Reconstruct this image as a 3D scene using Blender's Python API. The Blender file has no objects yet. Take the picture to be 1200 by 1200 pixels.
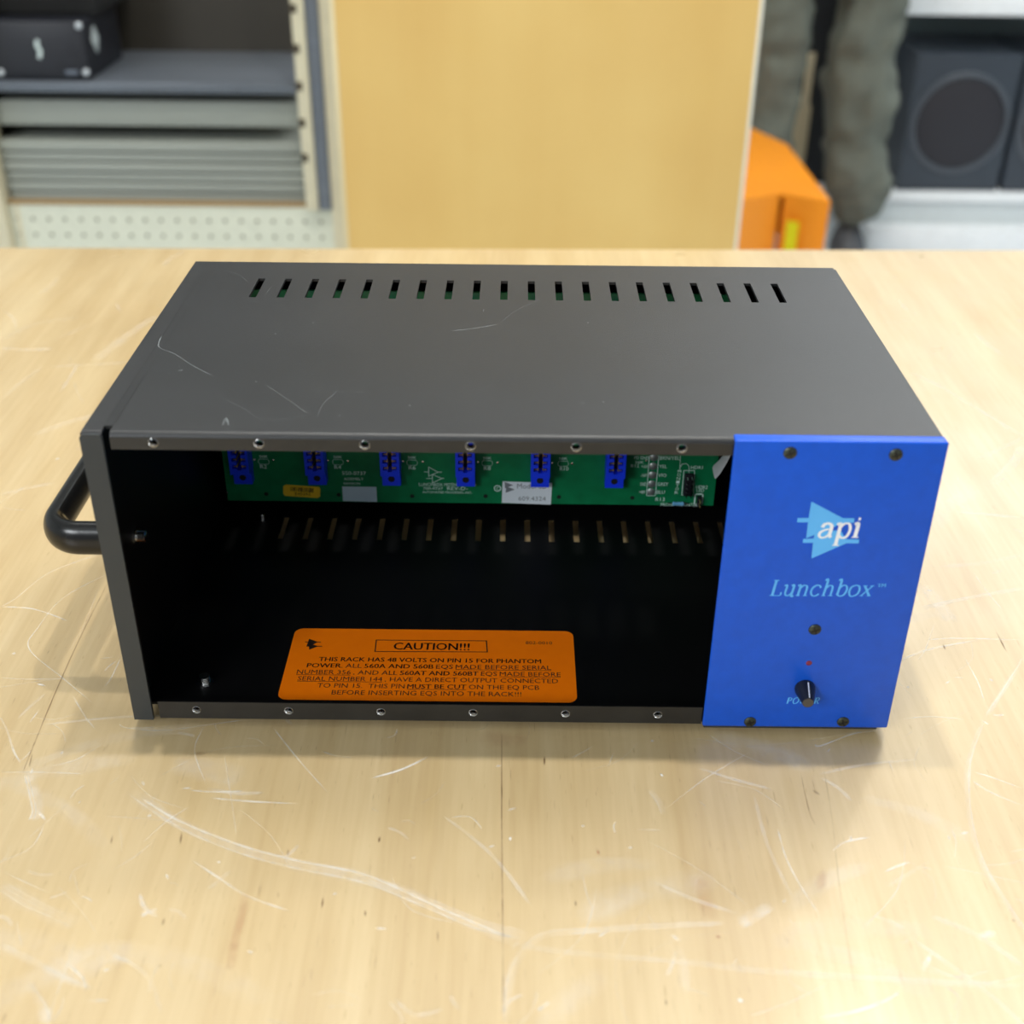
import bpy, bmesh, math, random
from math import sin, cos, pi, radians
from mathutils import Vector, Matrix, noise

S = bpy.context.scene
COL = S.collection
random.seed(7)

# ------------------------------------------------------------------ camera
FPX = 1425.24                       # focal length in pixels of the 1200 px frame
ROT = Matrix(((0.99994289, -0.01061736, 0.00122217),
              (0.00651845, 0.51525616, -0.85701143),
              (0.00846947, 0.85697045, 0.51529594)))
CAM = Vector((156.365, -387.645, 335.088))          # millimetres
cam_data = bpy.data.cameras.new('camera')
cam = bpy.data.objects.new('camera', cam_data)
COL.objects.link(cam)
cam.matrix_world = Matrix.Translation(CAM * 0.001) @ ROT.to_4x4()
cam_data.sensor_width = 36.0
cam_data.lens = 36.0 * FPX / 1200.0
cam_data.clip_start = 0.01
cam_data.clip_end = 50
cam_data.dof.use_dof = True
cam_data.dof.focus_distance = 0.54
cam_data.dof.aperture_fstop = 8.5
S.camera = cam

# ------------------------------------------------------------------ world, lamps, exposure
W = bpy.data.worlds.new('world'); S.world = W; W.use_nodes = True
bgn = W.node_tree.nodes['Background']
bgn.inputs[0].default_value = (0.93, 0.97, 1.0, 1)
bgn.inputs[1].default_value = 0.43

def lamp(name, loc, target, size, power, color=(1, 1, 1), shape='DISK', sy=None):
    d = bpy.data.lights.new(name, 'AREA'); d.shape = shape; d.size = size
    if sy: d.size_y = sy
    d.energy = power; d.color = color
    o = bpy.data.objects.new(name, d); COL.objects.link(o)
    o.location = loc
    o.rotation_euler = (Vector(target) - Vector(loc)).to_track_quat('-Z', 'Y').to_euler()
    return o
MID = Vector((0.156, 0.05, 0.0))
lamp('spot_lamp', (0.40, 0.25, 2.1), MID, 0.06, 13.5, (1.0, 0.97, 0.91))
lamp('spot_lamp', (-0.04, 0.25, 2.1), MID, 0.06, 13.5, (1.0, 0.97, 0.91))
lamp('spot_lamp', (0.95, 1.25, 2.05), MID, 0.14, 7.5, (1.0, 0.94, 0.84))
lamp('fill_lamp', (-1.9, -2.6, 1.7), (0.15, 0.0, 0.0), 1.3, 76, (0.93, 0.97, 1.0), 'RECTANGLE', 0.9)
lamp('fill_lamp', (1.7, 1.5, 2.25), (1.3, 2.9, -0.5), 1.6, 28, (0.95, 0.98, 1.0), 'RECTANGLE', 0.5)  # unseen fill added for the fronts of the display stand
lamp('fill_lamp', (2.1, 3.5, 2.25), (1.3, 2.0, -0.7), 2.2, 46, (0.95, 0.98, 1.0), 'RECTANGLE', 0.8)  # unseen fill added for the stand and the reflection right of the rack
lamp('fill_lamp', (-0.1, 0.9, 2.25), (0.1, 1.6, -0.2), 1.8, 21, (1.0, 0.98, 0.94), 'RECTANGLE', 0.4)  # unseen fill over the wood panel

S.view_settings.view_transform = 'Standard'
S.view_settings.look = 'None'
S.view_settings.gamma = 1.0
S.view_settings.use_curve_mapping = False
S.view_settings.exposure = 0.0

# ------------------------------------------------------------------ helpers
def ray(u, v):
    return ROT @ Vector(((u - 600) / FPX, (600 - v) / FPX, -1))
def on(u, v, ax, val):
    """point of the plane <ax> = val (mm) that shows at (u, v) of the photograph"""
    d = ray(u, v); i = 'xyz'.index(ax)
    return CAM + d * ((val - CAM[i]) / d[i])

def lin(c):
    return tuple(((x / 255) / 12.92 if x / 255 <= 0.04045 else ((x / 255 + 0.055) / 1.055) ** 2.4) for x in c)

def mat(name, rgb, rough=0.5, metal=0.0, spec=0.5, coat=0.0, vary=0.0, scale=60, bump=0.0, bscale=400, emit=0.0, stretch=None, coat_rough=0.1):
    m = bpy.data.materials.new(name); m.use_nodes = True
    nt = m.node_tree; N = nt.nodes; L = nt.links
    b = N['Principled BSDF']; c = lin(rgb)
    b.inputs['Base Color'].default_value = (*c, 1)
    b.inputs['Roughness'].default_value = rough
    b.inputs['Metallic'].default_value = metal
    b.inputs['Specular IOR Level'].default_value = spec
    b.inputs['Coat Weight'].default_value = coat
    b.inputs['Coat Roughness'].default_value = coat_rough
    if emit:
        b.inputs['Emission Color'].default_value = (*c, 1); b.inputs['Emission Strength'].default_value = emit
    tc = N.new('ShaderNodeTexCoord'); mp = N.new('ShaderNodeMapping')
    L.new(tc.outputs['Object'], mp.inputs[0])
    if stretch: mp.inputs['Scale'].default_value = stretch
    nz = N.new('ShaderNodeTexNoise'); nz.inputs['Scale'].default_value = scale; nz.inputs['Detail'].default_value = 4
    L.new(mp.outputs[0], nz.inputs['Vector'])
    v = vary if vary else 0.04
    r = N.new('ShaderNodeValToRGB')
    r.color_ramp.elements[0].position = 0.3; r.color_ramp.elements[1].position = 0.7
    r.color_ramp.elements[0].color = (*[x * (1 - v) for x in c], 1)
    r.color_ramp.elements[1].color = (*[min(1, x * (1 + v)) for x in c], 1)
    L.new(nz.outputs['Fac'], r.inputs[0]); L.new(r.outputs[0], b.inputs['Base Color'])
    if bump:
        n2 = N.new('ShaderNodeTexNoise'); n2.inputs['Scale'].default_value = bscale; n2.inputs['Detail'].default_value = 2
        L.new(mp.outputs[0], n2.inputs['Vector'])
        bp = N.new('ShaderNodeBump'); bp.inputs['Strength'].default_value = bump; bp.inputs['Distance'].default_value = 0.001
        L.new(n2.outputs['Fac'], bp.inputs['Height']); L.new(bp.outputs[0], b.inputs['Normal'])
    return m

LOC = {}
def place(o, parent=None, loc=(0, 0, 0)):
    COL.objects.link(o); loc = Vector(loc) * 0.001
    o.location = loc; LOC[o.name] = loc
    if parent:
        o.parent = parent
        o.matrix_parent_inverse = Matrix.Translation(-LOC[parent.name])
    return o
def tag(o, label=None, cat=None, group=None, kind=None):
    for k, v in (('label', label), ('category', cat), ('group', group), ('kind', kind)):
        if v: o[k] = v
    return o
def empty(name, loc, label, cat, group=None):
    o = bpy.data.objects.new(name, None); o.empty_display_size = 0.02
    place(o, None, loc); return tag(o, label, cat, group)

class MB:
    """collects shapes given in millimetres"""
    def __init__(s): s.bm = bmesh.new()
    def box(s, lo, hi, M=None):
        lo, hi = Vector(lo), Vector(hi)
        r = bmesh.ops.create_cube(s.bm, size=1)
        for v in r['verts']:
            v.co = Vector([lo[i] + (v.co[i] + .5) * (hi[i] - lo[i]) for i in range(3)])
            if M: v.co = M @ v.co
        return s
    def cyl(s, p0, p1, r0, r1=None, seg=24, caps=True):
        p0, p1 = Vector(p0), Vector(p1); r1 = r0 if r1 is None else r1
        q = (p1 - p0).to_track_quat('Z', 'Y'); a, b = [], []
        for i in range(seg):
            d = q @ Vector((cos(2 * pi * i / seg), sin(2 * pi * i / seg), 0))
            a.append(s.bm.verts.new(p0 + d * r0)); b.append(s.bm.verts.new(p1 + d * r1))
        for i in range(seg):
            j = (i + 1) % seg; s.bm.faces.new((a[i], a[j], b[j], b[i]))
        if caps: s.bm.faces.new(a[::-1]); s.bm.faces.new(b)
        return s
    def lathe(s, p0, axis, prof, seg=28):
        """prof: (distance along the axis, radius)"""
        p0 = Vector(p0); q = Vector(axis).to_track_quat('Z', 'Y'); rings = []
        for h, r in prof:
            rings.append([s.bm.verts.new(p0 + q @ Vector((r * cos(2 * pi * i / seg), r * sin(2 * pi * i / seg), h))) for i in range(seg)])
        for a, b in zip(rings, rings[1:]):
            for i in range(seg):
                j = (i + 1) % seg; s.bm.faces.new((a[i], a[j], b[j], b[i]))
        return s
    def prism(s, pts, ext):
        """polygon of 3-D points pushed along ext"""
        e = Vector(ext); a = [s.bm.verts.new(Vector(p)) for p in pts]; b = [s.bm.verts.new(Vector(p) + e) for p in pts]
        n = len(a); s.bm.faces.new(a[::-1]); s.bm.faces.new(b)
        for i in range(n):
            j = (i + 1) % n; s.bm.faces.new((a[i], a[j], b[j], b[i]))
        return s
    def poly(s, pts):
        s.bm.faces.new([s.bm.verts.new(Vector(p)) for p in pts]); return s
    def sweep(s, path, rx, ry, up=(0, 0, 1), seg=16, caps=True):
        path = [Vector(p) for p in path]; up = Vector(up); rings = []
        for i, p in enumerate(path):
            t = (path[min(i + 1, len(path) - 1)] - path[max(i - 1, 0)]).normalized()
            sd = t.cross(up).normalized(); u2 = sd.cross(t).normalized()
            rings.append([s.bm.verts.new(p + sd * rx * cos(2 * pi * k / seg) + u2 * ry * sin(2 * pi * k / seg)) for k in range(seg)])
        for a, b in zip(rings, rings[1:]):
            for i in range(seg):
                j = (i + 1) % seg; s.bm.faces.new((a[i], a[j], b[j], b[i]))
        if caps: s.bm.faces.new(rings[0][::-1]); s.bm.faces.new(rings[-1])
        return s
    def mesh(s, name, m, smooth=True, bevel=0.0, segs=2, fix=True, ang=35):
        if bevel:
            ed = [e for e in s.bm.edges if len(e.link_faces) == 2 and e.calc_face_angle(0) > radians(30)]
            bmesh.ops.bevel(s.bm, geom=ed, offset=bevel, segments=segs, affect='EDGES', clamp_overlap=True, profile=.5)
        if fix: bmesh.ops.recalc_face_normals(s.bm, faces=s.bm.faces)
        for v in s.bm.verts: v.co *= 0.001
        me = bpy.data.meshes.new(name); s.bm.to_mesh(me); s.bm.free()
        me.materials.append(m)
        if smooth:
            me.shade_smooth(); me.set_sharp_from_angle(angle=radians(ang))
        return me
    def obj(s, name, m, parent=None, loc=(0, 0, 0), **k):
        return place(bpy.data.objects.new(name, s.mesh(name, m, **k)), parent, loc)
def inst(name, me, parent, loc):
    return place(bpy.data.objects.new(name, me), parent, loc)

def cut(o, cutter):
    """subtract the shapes in cutter (an MB) from mesh object o, for good"""
    bmesh.ops.recalc_face_normals(cutter.bm, faces=cutter.bm.faces)
    for v in cutter.bm.verts: v.co *= 0.001
    cm = bpy.data.meshes.new('c'); cutter.bm.to_mesh(cm); cutter.bm.free()
    c = bpy.data.objects.new('c', cm); COL.objects.link(c)
    c.location = LOC[o.name] * 0
    md = o.modifiers.new('cut', 'BOOLEAN'); md.object = c; md.operation = 'DIFFERENCE'; md.solver = 'EXACT'
    dg = bpy.context.evaluated_depsgraph_get(); dg.update()
    me = bpy.data.meshes.new_from_object(o.evaluated_get(dg))
    o.modifiers.clear(); old = o.data; o.data = me; bpy.data.objects.remove(c); bpy.data.meshes.remove(cm)
    me.shade_smooth(); me.set_sharp_from_angle(angle=radians(35))

def smooth_path(pts, n=8):
    pts = [Vector(p) for p in pts]
    if len(pts) < 3: return [pts[0].lerp(pts[-1], i / n) for i in range(n + 1)]
    out = []
    for i in range(len(pts) - 1):
        p0 = pts[max(i - 1, 0)]; p1 = pts[i]; p2 = pts[i + 1]; p3 = pts[min(i + 2, len(pts) - 1)]
        for k in range(n):
            t = k / n
            out.append(.5 * ((2 * p1) + (p2 - p0) * t + (2 * p0 - 5 * p1 + 4 * p2 - p3) * t * t + (3 * p1 - p0 - 3 * p2 + p3) * t ** 3))
    out.append(pts[-1]); return out

# flat lettering from the built-in font -----------------------------
_TC = {}
def text_mesh(s, bold):
    k = (s, bold)
    if k not in _TC:
        cu = bpy.data.curves.new('t', 'FONT'); cu.body = s; cu.size = 1; cu.resolution_u = 2
        cu.offset = 0.0
        o = bpy.data.objects.new('t', cu); COL.objects.link(o)
        dg = bpy.context.evaluated_depsgraph_get(); dg.update()
        me = bpy.data.meshes.new_from_object(o.evaluated_get(dg))
        vs = [tuple(v.co) for v in me.vertices]; fs = [tuple(p.vertices) for p in me.polygons]
        bpy.data.objects.remove(o); bpy.data.curves.remove(cu); bpy.data.meshes.remove(me)
        xs = [v[0] for v in vs]
        _TC[k] = (vs, fs, min(xs), max(xs))
    return _TC[k]
CAPH = None
def line(mb, segs, p0, p1, cap, up):
    """lay text between mm points p0 and p1 on their plane; up = direction of the letters' tops"""
    global CAPH
    if CAPH is None: CAPH = max(v[1] for v in text_mesh('H', False)[0])
    if isinstance(segs, str): segs = [(segs, 0, 0)]
    p0, p1, up = Vector(p0), Vector(p1), Vector(up).normalized()
    x = 0; lay = []
    for s, b, ul in segs:
        vs, fs, a, c = text_mesh(s, bool(b)); lay.append((x - a, vs, fs, x, x + c - a, ul, b)); x += c - a + 0.28
    tot = x - 0.28; k = (p1 - p0).length / tot; xd = (p1 - p0).normalized(); ky = cap / CAPH
    for off, vs, fs, a, c, ul, _b in lay:
        for dx in ((-.018 * _b, .018 * _b) if _b else (0,)):
            w = [mb.bm.verts.new(p0 + xd * ((v[0] + off + dx) * k) + up * (v[1] * ky)) for v in vs]
            for f in fs:
                try: mb.bm.faces.new([w[i] for i in f])
                except ValueError: pass
        if ul:
            y0, y1 = -0.16 * ky, -0.09 * ky
            mb.poly([p0 + xd * a * k + up * y0, p0 + xd * c * k + up * y0, p0 + xd * c * k + up * y1, p0 + xd * a * k + up * y1])

# serif italic letters drawn as pen strokes -------------------------
GL = {
 'a': (1.12, [([(.2, .72), (.3, .93), (.55, 1.0), (.8, .88), (.86, .62), (.84, .2), (.98, .03)], .17), ([(.84, .6), (.5, .57), (.18, .42), (.1, .2), (.28, .02), (.58, .06), (.84, .28)], .13)]),
 'p': (1.2, [([(.06, .9), (.28, .98), (.3, .6), (.3, -.5)], .17), ([(.08, -.52), (.56, -.52)], .09), ([(.3, .7), (.55, .97), (.9, .95), (1.06, .55), (.92, .08), (.6, .0), (.3, .22)], .14)]),
 'i': (.55, [([(.08, .9), (.3, .96), (.3, .0)], .18), ([(.06, .03), (.56, .03)], .09), ([(.22, 1.3), (.3, 1.3), (.38, 1.3)], .22)]),
 'L': (1.15, [([(.3, 1.45), (.3, .04)], .17), ([(.05, 1.42), (.58, 1.42)], .09), ([(.05, .04), (1.0, .04), (1.06, .34)], .1)]),
 'u': (1.2, [([(.02, .92), (.26, .96), (.26, .3), (.42, .03), (.7, .08), (.9, .32)], .13), ([(.68, .92), (.92, .96), (.92, .0), (1.12, .02)], .15)]),
 'n': (1.28, [([(.04, .92), (.28, .96), (.28, .0)], .15), ([(.08, .03), (.5, .03)], .08), ([(.28, .66), (.55, .95), (.85, .93), (.95, .65), (.95, .03)], .13), ([(.75, .03), (1.17, .03)], .08)]),
 'c': (1.05, [([(.9, .74), (.8, .93), (.5, .99), (.2, .8), (.1, .45), (.26, .1), (.58, .0), (.92, .2)], .13)]),
 'h': (1.28, [([(.04, 1.42), (.28, 1.46), (.28, .0)], .15), ([(.08, .03), (.5, .03)], .08), ([(.28, .66), (.55, .95), (.85, .93), (.95, .65), (.95, .03)], .13), ([(.75, .03), (1.17, .03)], .08)]),
 'b': (1.15, [([(.0, 1.42), (.25, 1.46), (.25, .1)], .15), ([(.25, .7), (.5, .96), (.84, .95), (1.02, .58), (.88, .12), (.56, .0), (.25, .14)], .13)]),
 'o': (1.15, [([(.56, 1.0), (.2, .85), (.1, .45), (.28, .06), (.58, .0), (.94, .2), (1.02, .58), (.86, .93), (.56, 1.0)], .13)]),
 'x': (1.15, [([(.2, .97), (.92, .03)], .16), ([(.95, .95), (.15, .05)], .09), ([(.04, .96), (.46, .96)], .08), ([(.72, .96), (1.1, .96)], .08), ([(.0, .04), (.36, .04)], .08), ([(.68, .04), (1.1, .04)], .08)]),
 'P': (1.1, [([(.3, 1.0), (.3, .0)], .16), ([(.1, .04), (.52, .04)], .08), ([(.1, .96), (.65, .97), (.9, .76), (.68, .5), (.3, .48)], .11)]),
 'O': (1.2, [([(.6, 1.0), (.22, .84), (.1, .46), (.3, .06), (.6, .0), (.98, .18), (1.08, .58), (.9, .92), (.6, 1.0)], .12)]),
 'W': (1.5, [([(.2, .96), (.4, .02)], .15), ([(.4, .02), (.78, .96)], .08), ([(.78, .96), (.96, .02)], .15), ([(.96, .02), (1.4, .96)], .08), ([(.02, .96), (.4, .96)], .07), ([(1.22, .96), (1.54, .96)], .07)]),
 'E': (1.05, [([(.28, 1.0), (.28, .0)], .16), ([(.08, .96), (.9, .96), (.92, .74)], .08), ([(.28, .5), (.68, .5)], .08), ([(.08, .04), (.9, .04), (.98, .28)], .08)]),
 'R': (1.2, [([(.28, 1.0), (.28, .0)], .16), ([(.08, .04), (.5, .04)], .08), ([(.08, .96), (.68, .97), (.9, .76), (.68, .5), (.28, .48)], .11), ([(.55, .48), (.9, .05), (1.1, .04)], .12)]),
}
def serif(mb, s, p0, p1, xh, up, slant=.2, track=.08, wt=1.0):
    p0, p1, up = Vector(p0), Vector(p1), Vector(up).normalized()
    tot = sum(GL[c][0] for c in s) + track * (len(s) - 1)
    k = (p1 - p0).length / tot; xd = (p1 - p0).normalized(); x = 0; z = 0
    nrm = xd.cross(up)
    for c in s:
        w, st = GL[c]
        for pts, th in st:
            z += 1
            path = smooth_path([(a, b, 0) for a, b in pts], 5)
            L_, R_ = [], []
            for i, p in enumerate(path):
                t = (path[min(i + 1, len(path) - 1)] - path[max(i - 1, 0)]); t = Vector((t.x * k, t.y * xh, 0))
                if t.length < 1e-6: t = Vector((0, 1, 0))
                t.normalize(); n = Vector((-t.y, t.x, 0))
                q = Vector(((p.x + x + slant * p.y * xh / k) * k, p.y * xh, 0)); h = th * wt * xh * .5 * (.75 + .45 * abs(n.x))
                L_.append(q + n * h); R_.append(q - n * h)
            W_ = lambda q: p0 + xd * q.x + up * q.y + nrm * (0.0015 * (z % 5))
            a = [mb.bm.verts.new(W_(q)) for q in L_]; b = [mb.bm.verts.new(W_(q)) for q in R_]
            for i in range(len(a) - 1): mb.bm.faces.new((a[i], a[i + 1], b[i + 1], b[i]))
        x += w + track

# ------------------------------------------------------------------ materials
M = {}
M['black_top'] = mat('black_anodised', (36, 37, 39), 0.42, 0.0, 0.5, vary=.10, scale=25, bump=.12, bscale=2500)
M['black_in'] = mat('black_shaded', (11, 11, 12), 0.45, 0.0, 0.12, vary=.1)  # darker copy of the case black, inside shade put into the colour
M['flange'] = mat('lip_reflection', (50, 49, 47), 0.38, 0.4, 0.6, vary=.12, scale=90)
M['sidestrip'] = mat('charcoal_paint', (50, 54, 56), 0.5, 0.0, 0.5, vary=.05)
M['blue'] = mat('blue_paint', (16, 84, 204), 0.34, 0.0, 0.35, coat=.0, vary=.05, scale=220, bump=.12, bscale=1800)
M['cyan_ink'] = mat('cyan_ink', (92, 182, 250), 0.5)
M['white_ink'] = mat('white_ink', (236, 240, 248), 0.5)
M['chrome'] = mat('bright_steel', (200, 200, 200), 0.18, 1.0)
M['screw_black'] = mat('black_zinc', (74, 78, 68), 0.36, 0.85)
M['screw_dark'] = mat('recess_shade', (14, 14, 14), 0.6)
M['knob'] = mat('black_plastic', (24, 26, 28), 0.33, vary=.05)
M['knob_tip'] = mat('worn_knob_tip', (70, 66, 62), 0.5)
M['led'] = mat('unlit_red_lens', (120, 40, 66), 0.25)
M['rubber'] = mat('rubber', (22, 22, 22), 0.8)
M['sticker'] = mat('orange_sticker', (255, 124, 0), 0.6, spec=.15, vary=.03, scale=200)
M['ink'] = mat('black_ink', (34, 20, 10), 0.6)
M['pcb'] = mat('green_board', (10, 118, 72), 0.38, vary=.14, scale=140, spec=.4)
M['silk'] = mat('white_print', (214, 240, 232), 0.6)
M['conn'] = mat('blue_connector', (14, 62, 255), 0.42)
M['slotblack'] = mat('connector_slot', (6, 8, 22), 0.7)
M['gold'] = mat('gold_contacts', (215, 190, 130), 0.3, 0.8)
M['ylabel'] = mat('yellow_label', (240, 200, 40), 0.5)
M['wlabel'] = mat('white_label', (226, 236, 242), 0.5)
M['blabel'] = mat('pale_blue_label', (196, 222, 236), 0.5)
M['grey_ink'] = mat('grey_ink', (120, 128, 134), 0.6)
M['solder'] = mat('solder', (150, 158, 156), 0.35, 0.6)
M['hole'] = mat('board_hole', (4, 20, 14), 0.7)
M['cable'] = mat('grey_cable', (205, 208, 212), 0.5)
M['resist'] = mat('blue_resistor', (110, 178, 220), 0.35)
M['bracket'] = mat('grey_bracket', (66, 70, 68), 0.5, 0.3)
M['handle'] = mat('black_handle', (12, 13, 14), 0.25, 0.0, 0.4, vary=.05)

def wood(name, base, dark, scale=1.0, rough=.3, coat=.4, along=(14, 1.2, 14), flecks=True):
    m = bpy.data.materials.new(name); m.use_nodes = True
    nt = m.node_tree; N = nt.nodes; L = nt.links; b = N['Principled BSDF']
    tc = N.new('ShaderNodeTexCoord')
    def nz(sc, stretch, det=4, rot=0):
        mp = N.new('ShaderNodeMapping'); mp.inputs['Scale'].default_value = stretch; mp.inputs['Rotation'].default_value = (0, 0, rot)
        L.new(tc.outputs['Object'], mp.inputs[0])
        n = N.new('ShaderNodeTexNoise'); n.inputs['Scale'].default_value = sc; n.inputs['Detail'].default_value = det
        L.new(mp.outputs[0], n.inputs['Vector']); return n.outputs['Fac']
    def ramp(src, p0, c0, p1, c1):
        r = N.new('ShaderNodeValToRGB'); r.color_ramp.elements[0].position = p0; r.color_ramp.elements[1].position = p1
        r.color_ramp.elements[0].color = (*c0, 1); r.color_ramp.elements[1].color = (*c1, 1); L.new(src, r.inputs[0]); return r.outputs[0]
    def mix(f, a, b_, mode='MIX'):
        x = N.new('ShaderNodeMix'); x.data_type = 'RGBA'; x.blend_type = mode
        if isinstance(f, float): x.inputs[0].default_value = f
        else: L.new(f, x.inputs[0])
        for s_, i in ((a, 6), (b_, 7)):
            if isinstance(s_, tuple): x.inputs[i].default_value = (*s_, 1)
            else: L.new(s_, x.inputs[i])
        return x.outputs[2]
    cb, cd = lin(base), lin(dark)
    c = ramp(nz(3.2 * scale, along), .35, cb, .72, cd)
    bl = ramp(nz(5, (1, 1, 1), 2), .35, (0, 0, 0), .7, (1, 1, 1))
    c = mix(0.07, c, bl, 'SOFT_LIGHT')
    if flecks:
        fb = ramp(nz(420, (1, .05, 1), 3), .3, (.35, .35, .35), .7, (.65, .65, .65))
        c = mix(0.32, c, fb, 'SOFT_LIGHT')
        fc = ramp(nz(40, (1, .12, 1), 4), .3, (.3, .3, .3), .7, (.7, .7, .7))
        c = mix(0.22, c, fc, 'SOFT_LIGHT')
        fl = ramp(nz(150, (6, .7, 6), 2), .69, (0, 0, 0), .78, (1, 1, 1))
        c = mix(fl, c, tuple(x * .88 for x in cd))
    L.new(c, b.inputs['Base Color'])
    rr = ramp(nz(14, (1, 1, 1), 5), .3, (rough * .75,) * 3, .7, (rough * 1.35,) * 3)
    L.new(rr, b.inputs['Roughness'])
    b.inputs['Coat Weight'].default_value = coat; b.inputs['Coat Roughness'].default_value = .24
    return m
M['table'] = wood('lacquered_maple', (194, 172, 131), (184, 159, 115), rough=.36, coat=.5)
M['panelwood'] = wood('honey_veneer', (218, 184, 112), (211, 174, 101), .5, .5, .0, (4, 4, .35), False)
M['edgewood'] = wood('pale_edge_veneer', (222, 208, 168), (204, 188, 146), 1, .5, 0, (5, 5, .5), False)
M['ply'] = wood('plywood_edge', (200, 170, 120), (150, 112, 70), 4, .6, 0, (1, 1, 40), False)

def wear(name, rgb, rough=.35):
    """soft-edged mark: opacity from the 'a' attribute of the ribbon"""
    m = bpy.data.materials.new(name); m.use_nodes = True
    N = m.node_tree.nodes; L = m.node_tree.links; b = N['Principled BSDF']
    b.inputs['Base Color'].default_value = (*lin(rgb), 1); b.inputs['Roughness'].default_value = rough
    at = N.new('ShaderNodeAttribute'); at.attribute_name = 'a'
    nz = N.new('ShaderNodeTexNoise'); nz.inputs['Scale'].default_value = 160; nz.inputs['Detail'].default_value = 3
    tc = N.new('ShaderNodeTexCoord'); L.new(tc.outputs['Object'], nz.inputs['Vector'])
    mr = N.new('ShaderNodeMapRange'); mr.inputs[1].default_value = .32; mr.inputs[2].default_value = .6; mr.inputs[3].default_value = .35
    L.new(nz.outputs['Fac'], mr.inputs[0])
    mu = N.new('ShaderNodeMath'); mu.operation = 'MULTIPLY'
    L.new(at.outputs['Fac'], mu.inputs[0]); L.new(mr.outputs[0], mu.inputs[1]); L.new(mu.outputs[0], b.inputs['Alpha'])
    return m
M['scratch'] = wear('scratch_white', (250, 248, 242))
M['grain'] = wear('grain_dark', (128, 96, 60), .5)
M['redgrain'] = wear('grain_red', (196, 146, 108), .5)
M['topscratch'] = wear('scratch_on_black', (150, 156, 158), .4)

class Marks:
    def __init__(s): s.v = []; s.f = []; s.a = []
    def add(s, pts, w, alpha, z):
        """pts mm, w half width mm: soft ribbon, three strips wide"""
        path = smooth_path(pts, 7); n = len(path); base = len(s.v)
        lift = z + 0.03 + random.random() * .05
        for i, p in enumerate(path):
            t = (path[min(i + 1, n - 1)] - path[max(i - 1, 0)]).normalized(); nn = Vector((-t.y, t.x, 0))
            e = min(1.0, i / 2.5, (n - 1 - i) / 2.5)
            ww = w * (.55 + .45 * e) * (.85 + .3 * noise.noise(p * .08 + Vector((w, 0, 0))))
            al = alpha * e * (.75 + .5 * noise.noise(p * .05))
            for k, aa in ((-1, 0), (-.35, 1), (.35, 1), (1, 0)):
                q = p + nn * ww * k; s.v.append((q.x * .001, q.y * .001, lift * .001)); s.a.append(max(0, al * aa))
        for i in range(n - 1):
            for k in range(3):
                a = base + i * 4 + k; s.f.append((a, a + 1, a + 5, a + 4))
    def obj(s, name, m, parent):
        me = bpy.data.meshes.new(name); me.from_pydata(s.v, [], s.f)
        at = me.attributes.new('a', 'FLOAT', 'POINT')
        at.data.foreach_set('value', s.a); me.materials.append(m)
        o = place(bpy.data.objects.new(name, me), parent); o['kind'] = 'stuff'; return o

# ------------------------------------------------------------------ the room
FLOOR = -760.0
tag(MB().box((-3500, -3500, FLOOR - 50), (4500, 4600, FLOOR)).obj('floor', mat('pale_vinyl_floor', (226, 234, 240), .35, vary=.06, scale=3), bevel=0), kind='structure')
wallm = mat('white_wall_paint', (214, 216, 214), .7, vary=.02, scale=4)
tag(MB().box((-3500, 4500, FLOOR), (4500, 4600, 2400)).obj('wall_back', wallm), kind='structure')
tag(MB().box((-3600, -3500, FLOOR), (-3500, 4600, 2400)).obj('wall_left', wallm), kind='structure')
tag(MB().box((4500, -3500, FLOOR), (4600, 4600, 2400)).obj('wall_right', wallm), kind='structure')
tag(MB().box((-3600, -3500, 2400), (4600, 4600, 2460)).obj('ceiling', mat('white_ceiling_paint', (226, 226, 222), .8)), kind='structure')

# ------------------------------------------------------------------ the workbench
TZ = -4.0
bench = empty('workbench', (156, 250, FLOOR), 'scratched lacquered maple workbench that carries the black rack', 'workbench')
fl_, fr_ = on(0, 290.5, 'z', TZ), on(1200, 293.5, 'z', TZ)
sl = (fr_.y - fl_.y) / (fr_.x - fl_.x)
yb = lambda x: fl_.y + sl * (x - fl_.x)
YF = -300
MB().prism([(-700, YF, TZ - 38), (1050, YF, TZ - 38), (1050, yb(1050), TZ - 38), (-700, yb(-700), TZ - 38)], (0, 0, 38)) \
    .obj('table_top', M['table'], bench, bevel=1.5)
for a, b in (((-702, YF, 0), (-700, yb(-700), 0)), ((1050, YF, 0), (1052, yb(1050), 0))):
    MB().box((a[0], YF + 2, TZ - 37), (b[0], b[1] - 3, TZ - 2)).obj('ply_edge', M['ply'], bench)
for x in (-640, 990):
    for y in (YF + 50, 520):
        MB().box((x - 35, y - 35, FLOOR), (x + 35, y + 35, TZ - 38)).obj('leg', M['ply'], bench, bevel=3)
MB().box((-640, 505, -180), (990, 525, -42)).obj('apron', M['ply'], bench, bevel=1)

mk = Marks()
def sc(px, w, a):
    pts = [on(u, v, 'z', TZ) for u, v in px]
    if w < 1.05 or len(px) < 3: mk.add(pts, w * .8, a * .8, TZ); return
    mk.add(pts, w * 1.5, a * .30, TZ)                     # soft haze with hairlines running in it
    for k in range(2 if w < 2 else 3):
        o = random.uniform(-.9, .9) * w; q = []
        for i, p in enumerate(pts):
            t = (pts[min(i + 1, len(pts) - 1)] - pts[max(i - 1, 0)]).normalized()
            q.append(p + Vector((-t.y, t.x, 0)) * (o + random.uniform(-.2, .2) * w))
        a0 = random.randrange(0, max(1, len(q) - 2)); q = q[a0:] if random.random() < .5 else q
        mk.add(q, random.uniform(.16, .4), a * random.uniform(.35, .8), TZ)
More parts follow.
